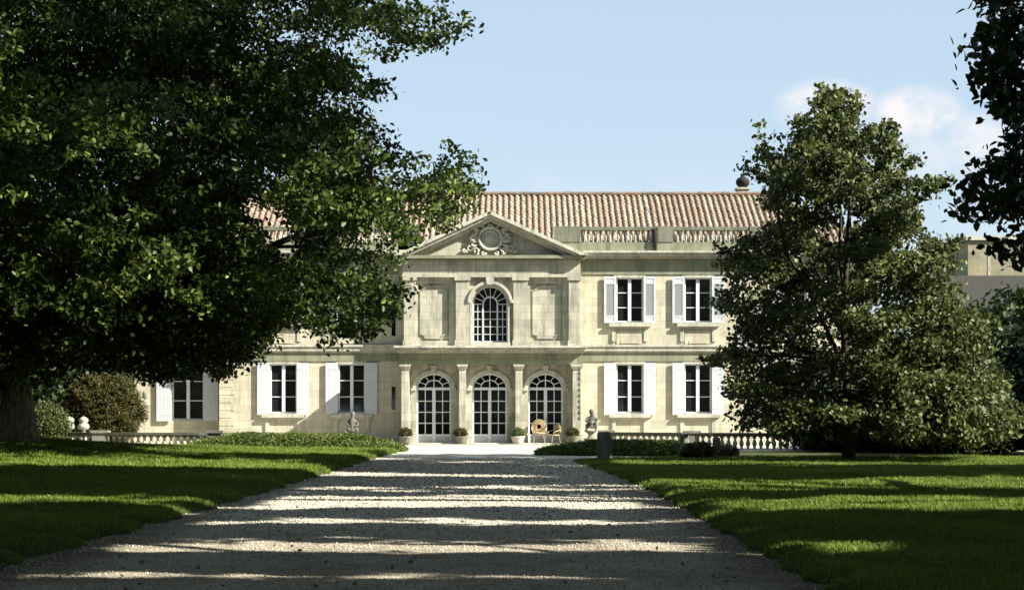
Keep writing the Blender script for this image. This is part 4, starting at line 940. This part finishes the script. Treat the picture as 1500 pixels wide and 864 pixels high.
# ------------------------------------------------------------------ garden balustrades
def balustrade(path, ztop, label, ped_at, height=.82, spacing=.26, base=0.0):
    r0 = (*path[len(path) // 2][:2], base); root = empty('garden_balustrade', r0, label, 'balustrade', 'stone balustrades before the house')
    pts = [Vector((x, y, 0)) for x, y in path]; L_ = [0]
    for a, b in zip(pts, pts[1:]): L_.append(L_[-1] + (b - a).length)
    def at(s_):
        for i in range(len(pts) - 1):
            if s_ <= L_[i + 1] or i == len(pts) - 2:
                t = (s_ - L_[i]) / (L_[i + 1] - L_[i]); d = (pts[i + 1] - pts[i]).normalized(); return pts[i].lerp(pts[i + 1], t), d
    def strip(mb, hw, z0, z1):
        prev = None; vs = []; n = max(2, int(L_[-1] / .5))
        for k in range(n + 1):
            p, d = at(L_[-1] * k / n); nn = Vector((-d.y, d.x, 0)) * hw; vs += [(*(p - nn)[:2], z0), (*(p + nn)[:2], z0), (*(p + nn)[:2], z1), (*(p - nn)[:2], z1)]
        fs = [(0, 3, 2, 1), (4 * n, 4 * n + 1, 4 * n + 2, 4 * n + 3)]
        for k in range(n):
            a = 4 * k
            for j in range(4): fs.append((a + j, a + (j + 1) % 4, a + 4 + (j + 1) % 4, a + 4 + j))
        mb.add(vs, fs)
    zt = ztop; zb = ztop - height
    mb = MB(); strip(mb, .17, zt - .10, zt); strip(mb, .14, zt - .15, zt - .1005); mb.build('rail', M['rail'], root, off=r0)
    mb = MB(); strip(mb, .17, zb - .35, zb + .14); mb.build('plinth', M['oldstone'], root, off=r0)
    hb = height - .29
    bm_ = MB(); bm_.lathe([(.085, 0), (.09, .05), (.055, .09), (.05, .12), (.095, .22 * hb / .53), (.10, .26 * hb / .53), (.045, .42 * hb / .53), (.042, hb - .1), (.07, hb - .06), (.085, hb - .04), (.085, hb)], n=10)
    first = None; n = min(98, int(L_[-1] / spacing))
    for k in range(n):
        s_ = L_[-1] * (k + .5) / n
        if any(abs(s_ - q_ * L_[-1]) < .35 for q_ in ped_at): continue
        p, d = at(s_); loc = (p.x - r0[0], p.y - r0[1], zb + .14 - r0[2])
        if first is None: first = bm_.build('baluster', M['bal'], root, loc=loc, smooth=True)
        else: o = first.copy(); col.objects.link(o); o.parent = root; o.location = loc
    for q_ in ped_at:
        p, d = at(q_ * L_[-1]); mb = MB(); mb.box(-.28, .28, -.24, .24, zb - .3, zt - .02); mb.box(-.34, .34, -.3, .3, zt - .019, zt + .08)
        mb.build('pedestal', M['oldstone'], root, loc=(p.x - r0[0], p.y - r0[1], -r0[2]))
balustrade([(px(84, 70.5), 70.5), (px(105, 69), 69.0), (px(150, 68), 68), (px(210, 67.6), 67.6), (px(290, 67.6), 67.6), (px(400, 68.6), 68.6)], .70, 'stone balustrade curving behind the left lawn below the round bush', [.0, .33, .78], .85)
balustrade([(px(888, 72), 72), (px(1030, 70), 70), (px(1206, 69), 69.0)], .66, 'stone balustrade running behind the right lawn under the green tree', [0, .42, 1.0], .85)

# low wide hedges
def hedge(name, pts, wid, h, label, leafm, n=5200):
    # body of leaves over a rounded low mound
    P_ = [Vector((x, y, 0)) for x, y in pts]; Ls = [0]
    for a, b in zip(P_, P_[1:]): Ls.append(Ls[-1] + (b - a).length)
    Ssum = Ls[-1]; s_ = rng.random(n) * Ssum; c = rng.random(n) * 2 - 1; X = np.interp(s_, Ls, [p.x for p in P_]); Y = np.interp(s_, Ls, [p.y for p in P_])
    end = np.clip(np.minimum(s_, Ssum - s_) / 2.2, 0, 1) ** .5
    top = h * end * (1 - np.abs(c) ** 3) * (1 + .07 * vnoise(X * 2, Y, 1.2, 2)); zz_ = top * (1 - .25 * rng.random(n) ** 2)
    C = np.stack([X, Y + c * wid / 2, zz_ + .02], 1); V, Fq, t = cluster_leaves(C, 10, .07, .075, tint_c=np.clip(.5 + .3 * vnoise(X, zz_ * 3, 1.1, 3) + .1 * rng.standard_normal(n), 0, 1), droop=-.5)
    r0 = (P_[len(P_) // 2].x, P_[len(P_) // 2].y, 0); e = empty(name, r0, label, 'hedge'); mesh_np('foliage', V - np.array(r0), Fq, leafm, t, parent=e)
    mb = MB(); k = 30; m_ = 10; vs = []; fs = []
    for i in range(k + 1):
        s0 = Ssum * i / k; x = float(np.interp(s0, Ls, [p.x for p in P_])); y = float(np.interp(s0, Ls, [p.y for p in P_])); en = max(0, min(1, min(s0, Ssum - s0) / 2.2)) ** .5
        for j in range(m_ + 1): cc = -1 + 2 * j / m_; vs.append((x, y + cc * wid / 2, h * en * .9 * (1 - abs(cc) ** 3)))
    for i in range(k):
        for j in range(m_): a = i * (m_ + 1) + j; fs.append((a, a + m_ + 1, a + m_ + 2, a + 1))
    mb.add(vs, fs); mb.build('branches', M['soil'], e, off=r0, smooth=True)
hedge('low_hedge', [(px(270, 66), 66.2), (px(380, 65.5), 65.5), (px(500, 65), 65), (px(592, 66), 66)], 2.6, .62, 'low rounded hedge between the left lawn and the house front', M['leaf_hedge'], 7500)
hedge('low_hedge', [(px(788, 61), 61), (px(850, 60.4), 60.4), (px(940, 60), 60), (px(1060, 60), 60)], 2.2, .46, 'low clipped hedge behind the stone post right of the drive', M['leaf_hedge'], 6500)

# stone posts
def post(xp_, Yp, y0, y1, wpx, label, seed):
    s_ = Yp / F; h = (y1 - y0) * s_; r = wpx * s_ / 2; z0_ = CAMZ - (y1 - 600) * s_
    random.seed(seed); mb = MB(); prof = [(r * 1.04, -.1), (r * 1.05, .04), (r * 1.0, h * .3), (r * .95, h * .7), (r * .93, h * .93), (r * .8, h * .985), (r * .3, h)]
    mb.lathe(prof, n=18); mb.v = [(x * (1 + random.gauss(0, .025)), y * (1 + random.gauss(0, .025)), z + random.gauss(0, .008)) for x, y, z in mb.v]
    o = mb.build('stone_post', M['oldstone'], loc=((xp_ - 750) * s_, Yp, z0_), smooth=True); o.rotation_euler = (0, R(random.uniform(-2, 2)), 0); tag(o, label, 'post', 'rough stone posts')
post(885.5, 54.3, 632, 674, 22, 'large rough round stone post at the right corner of the drive', 1)
post(1003, 57.0, 634, 668, 15, 'smaller stone post half sunk in grass behind the right lawn', 2)
post(1050, 58.0, 640, 668, 12, 'short pale stone post nearest the green tree', 3)
# the pair of white finials behind the left balustrade
for i, xq in enumerate((97, 118)):
    Yq = 70.5; s_ = Yq / F; mb = MB(); zt = CAMZ + 2 * s_ * 0
    mb.lathe([(.22, 0), (.22, .5), (.16, .54), (.12, .62), (.10, .9), (.30, .98), (.32, 1.08), (.26, 1.2), (.16, 1.26), (.26, 1.34), (.24, 1.46), (.12, 1.54), (.02, 1.58)], n=14)
    mb.v = [(a * .78, b * .78, c_ * .84) for a, b, c_ in mb.v]; o = mb.build('white_finial', M['bal'], loc=((xq - 750) * s_, Yq + .5, 0), smooth=True); tag(o, ('left' if i == 0 else 'right') + ' one of two small pale mushroom topped garden finials', 'finial', 'white garden finials')

# ------------------------------------------------------------------ bushes and background trees
def bush(name, xp_, Yp, zb, r, h, leafm, label, ncl=1400, per=16, size=.09, spread=.09, cat='bush', flatten=1.0):
    b = ((xp_ - 750) * Yp / F, Yp, zb); e = empty(name, b, label, cat)
    n = ncl; C = ell_points(n, (0, 0, h * .5), (r, r * .85, h * .52), .5)
    amp = 1 + .13 * vnoise(C[:, 0] * 2, C[:, 2] * 2 + C[:, 1], 1.1, 3); C[:, 0] *= amp; C[:, 1] *= amp; C = C[C[:, 2] > .05]
    V, Fq, t = cluster_leaves(C, per, spread, size, tint_c=np.clip(.5 + .25 * vnoise(C[:, 0], C[:, 2], 2.2, 1) + .1 * rng.standard_normal(len(C)), 0, 1), width=.5, droop=-.4)
    mesh_np('foliage', V, Fq, leafm, t, parent=e)
    mb = MB()
    for k in range(14):
        a = k * 2.4; q_ = .3 + .6 * random.random(); mb.tube([(.05 * math.cos(a), .05 * math.sin(a), -.05), (r * .4 * q_ * math.cos(a), r * .4 * q_ * math.sin(a), h * .4), (r * .8 * q_ * math.cos(a), r * .7 * q_ * math.sin(a), h * .85 * (1 - .4 * q_))], [.03, .02, .006], 5)
    mb.build('stem', M['barkdark'], e)
    return e
bush('round_bush', 152, 73, .0, 1.65, 3.15, M['leaf_bush'], 'big round bronze green bush behind the left balustrade', 2600, 20, .10, .10)
bush('leafy_shrub', 70, 68.5, .15, .75, 1.7, M['leaf_light'], 'pale green loose shrub beside the big tree trunk', 700, 14, .11, .13)
bush('leafy_shrub', 1462, 62, 0, 1.6, 2.3, M['leaf_light'], 'pale leafy shrub low at the right edge under the dark trees', 900, 14, .12, .13)
bush('flowering_shrub', 1492, 60, 0.3, .8, 2.0, M['leaf_pink'], 'pinkish flowering shrub at the far right edge', 500, 14, .10, .12)
bush('grass_tuft', 1022, 55.8, 0.0, .55, .5, M['leaf_light'], 'tuft of long fresh grass between the two smaller stone posts', 220, 14, .11, .07, 'plant')
bush('small_plant', 1066, 56.5, 0.0, .38, .42, M['leaf_pink'], 'small reddish plant at the foot of the shortest stone post', 120, 12, .08, .06, 'plant')

def bgtree(xp_, Yp, hgt_, r, label, leafm=None, ncl=900, per=22, size=.34, seed=1, zc=.62, rz=.42):
    b = ((xp_ - 750) * Yp / F, Yp, 0.); C = ell_points(ncl, (b[0], Yp, hgt_ * zc), (r, r, hgt_ * rz), .45)
    amp = 1 + .16 * vnoise(C[:, 0] + C[:, 1], C[:, 2], .7, seed); C[:, 0] = b[0] + (C[:, 0] - b[0]) * amp; C = C[C[:, 2] > .3]
    tree('background_tree', b, C, hgt_, .3, leafm or M['leaf_dark'], M['barkdark'], label, per=per, spread=.5, size=size, nl=10, twigs=60, seed=seed, group='dark trees around the house', tintc=np.clip(.5 + .3 * vnoise(C[:, 0], C[:, 2], .8, seed), 0, 1))
bgtree(-20, 74, 11, 5.0, 'dark tree behind the big trunk at the left edge', seed=31, zc=.5, rz=.5)
bgtree(70, 79, 10, 4.2, 'dark tree behind the round bush beside the left wing', seed=32, zc=.5, rz=.5)
bgtree(-160, 62, 12, 5.0, 'dense dark tree just outside the left edge', seed=33, zc=.48, rz=.5)
bgtree(1515, 72, 6.7, 3.2, 'dark tree below the far stone tower at the right edge', seed=34, zc=.48, rz=.5, ncl=1200)
bgtree(1440, 70, 5.4, 2.6, 'low dark tree in front of the white outbuilding', seed=35, zc=.45, rz=.5, ncl=700)
bgtree(1345, 67, 4.0, 3.0, 'low dark tree right behind the green pyramid tree', seed=36, zc=.45, rz=.5, ncl=900)
bgtree(1240, 67.5, 3.4, 2.2, 'low dark bushy tree behind the slim trunk', seed=37, zc=.45, rz=.5, ncl=700)
bgtree(1640, 60, 5.6, 4.0, 'dark tree filling the right edge beyond the lawn', seed=38, zc=.45, rz=.5, ncl=1000)

# far buildings on the right
Yt = 104.0; st_ = Yt / F; X0, X1 = (1418 - 750) * st_, (1600 - 750) * st_; zt = CAMZ + (600 - 352) * st_; b0 = ((X0 + X1) / 2, Yt, 0); e = empty('stone_tower', b0, 'far ochre stone tower block seen above dark trees at the right edge', 'building')
mb = MB(); mb.box(X0, X1, Yt, Yt + 7, 0, zt); mb.build('wall', M['farstone'], e, off=b0)
mb = MB(); mb.box(X0 - .15, X1 + .15, Yt - .15, Yt + 7.15, zt, zt + .25); mb.box(X0 + 1.2, X0 + 1.35, Yt - .02, Yt - .001, zt - 2.6, zt - .02); mb.box(X0 - .1, X1 + .1, Yt - .09, Yt - .001, zt - 2.5, zt - 2.3); mb.build('coping', M['trim'], e, off=b0)
mb = MB(); zz1 = CAMZ + (600 - 404) * st_; mb.add([(X0 - 3.5, Yt - 6, zz1 - 2.2), (X1 + 1, Yt - 6, zz1 - 2.2), (X1 + 1, Yt - .2, zz1), (X0 - 1.2, Yt - .2, zz1)], [(0, 1, 2, 3)]); mb.box(X0 - 3.3, X1 + 1, Yt - 5.7, Yt - .25, 0, zz1 - 2.3); mb.build('lower_roof', M['slate'], e, off=b0)
Yo = 84.0; so_ = Yo / F; X0, X1 = (1446 - 750) * so_, (1570 - 750) * so_; zt = CAMZ + (600 - 536) * so_; b0 = ((X0 + X1) / 2, Yo, 0); e = empty('white_outbuilding', b0, 'small white rendered outbuilding glimpsed right of the green tree', 'building')
mb = MB(); mb.box(X0, X1, Yo, Yo + 5, 0, zt); mb.build('wall', M['render_white'], e, off=b0)
mb = MB(); mb.prism([(X0 - .2, zt), (X1 + .2, zt), (X1 - .6, zt + 1.4), (X0 + .6, zt + 1.4)], Yo - .2, Yo + 5.2); mb.build('roof', M['slate'], e, off=b0)

# fallen leaves on lawns and drive
n = 1300; Y = 13 * (60 / 13) ** rng.random(n); X = -8 + 17 * rng.random(n)
Z = np.where(X < ledge(Y), hl(X, Y) + .04, np.where(X > redge(Y), hr(X, Y) + .04, .018)); Z = np.where(Y > 53, .018, Z)
V, Fq, t = leaf_arrays(np.stack([X, Y, Z], 1), .03 + .035 * rng.random(n), droop=0, flat=.9, width=.7)
tag(mesh_np('fallen_leaves', V, Fq, M['deadleaf'], t), 'dry brown leaves scattered over drive and lawns', 'leaves', kind='stuff')
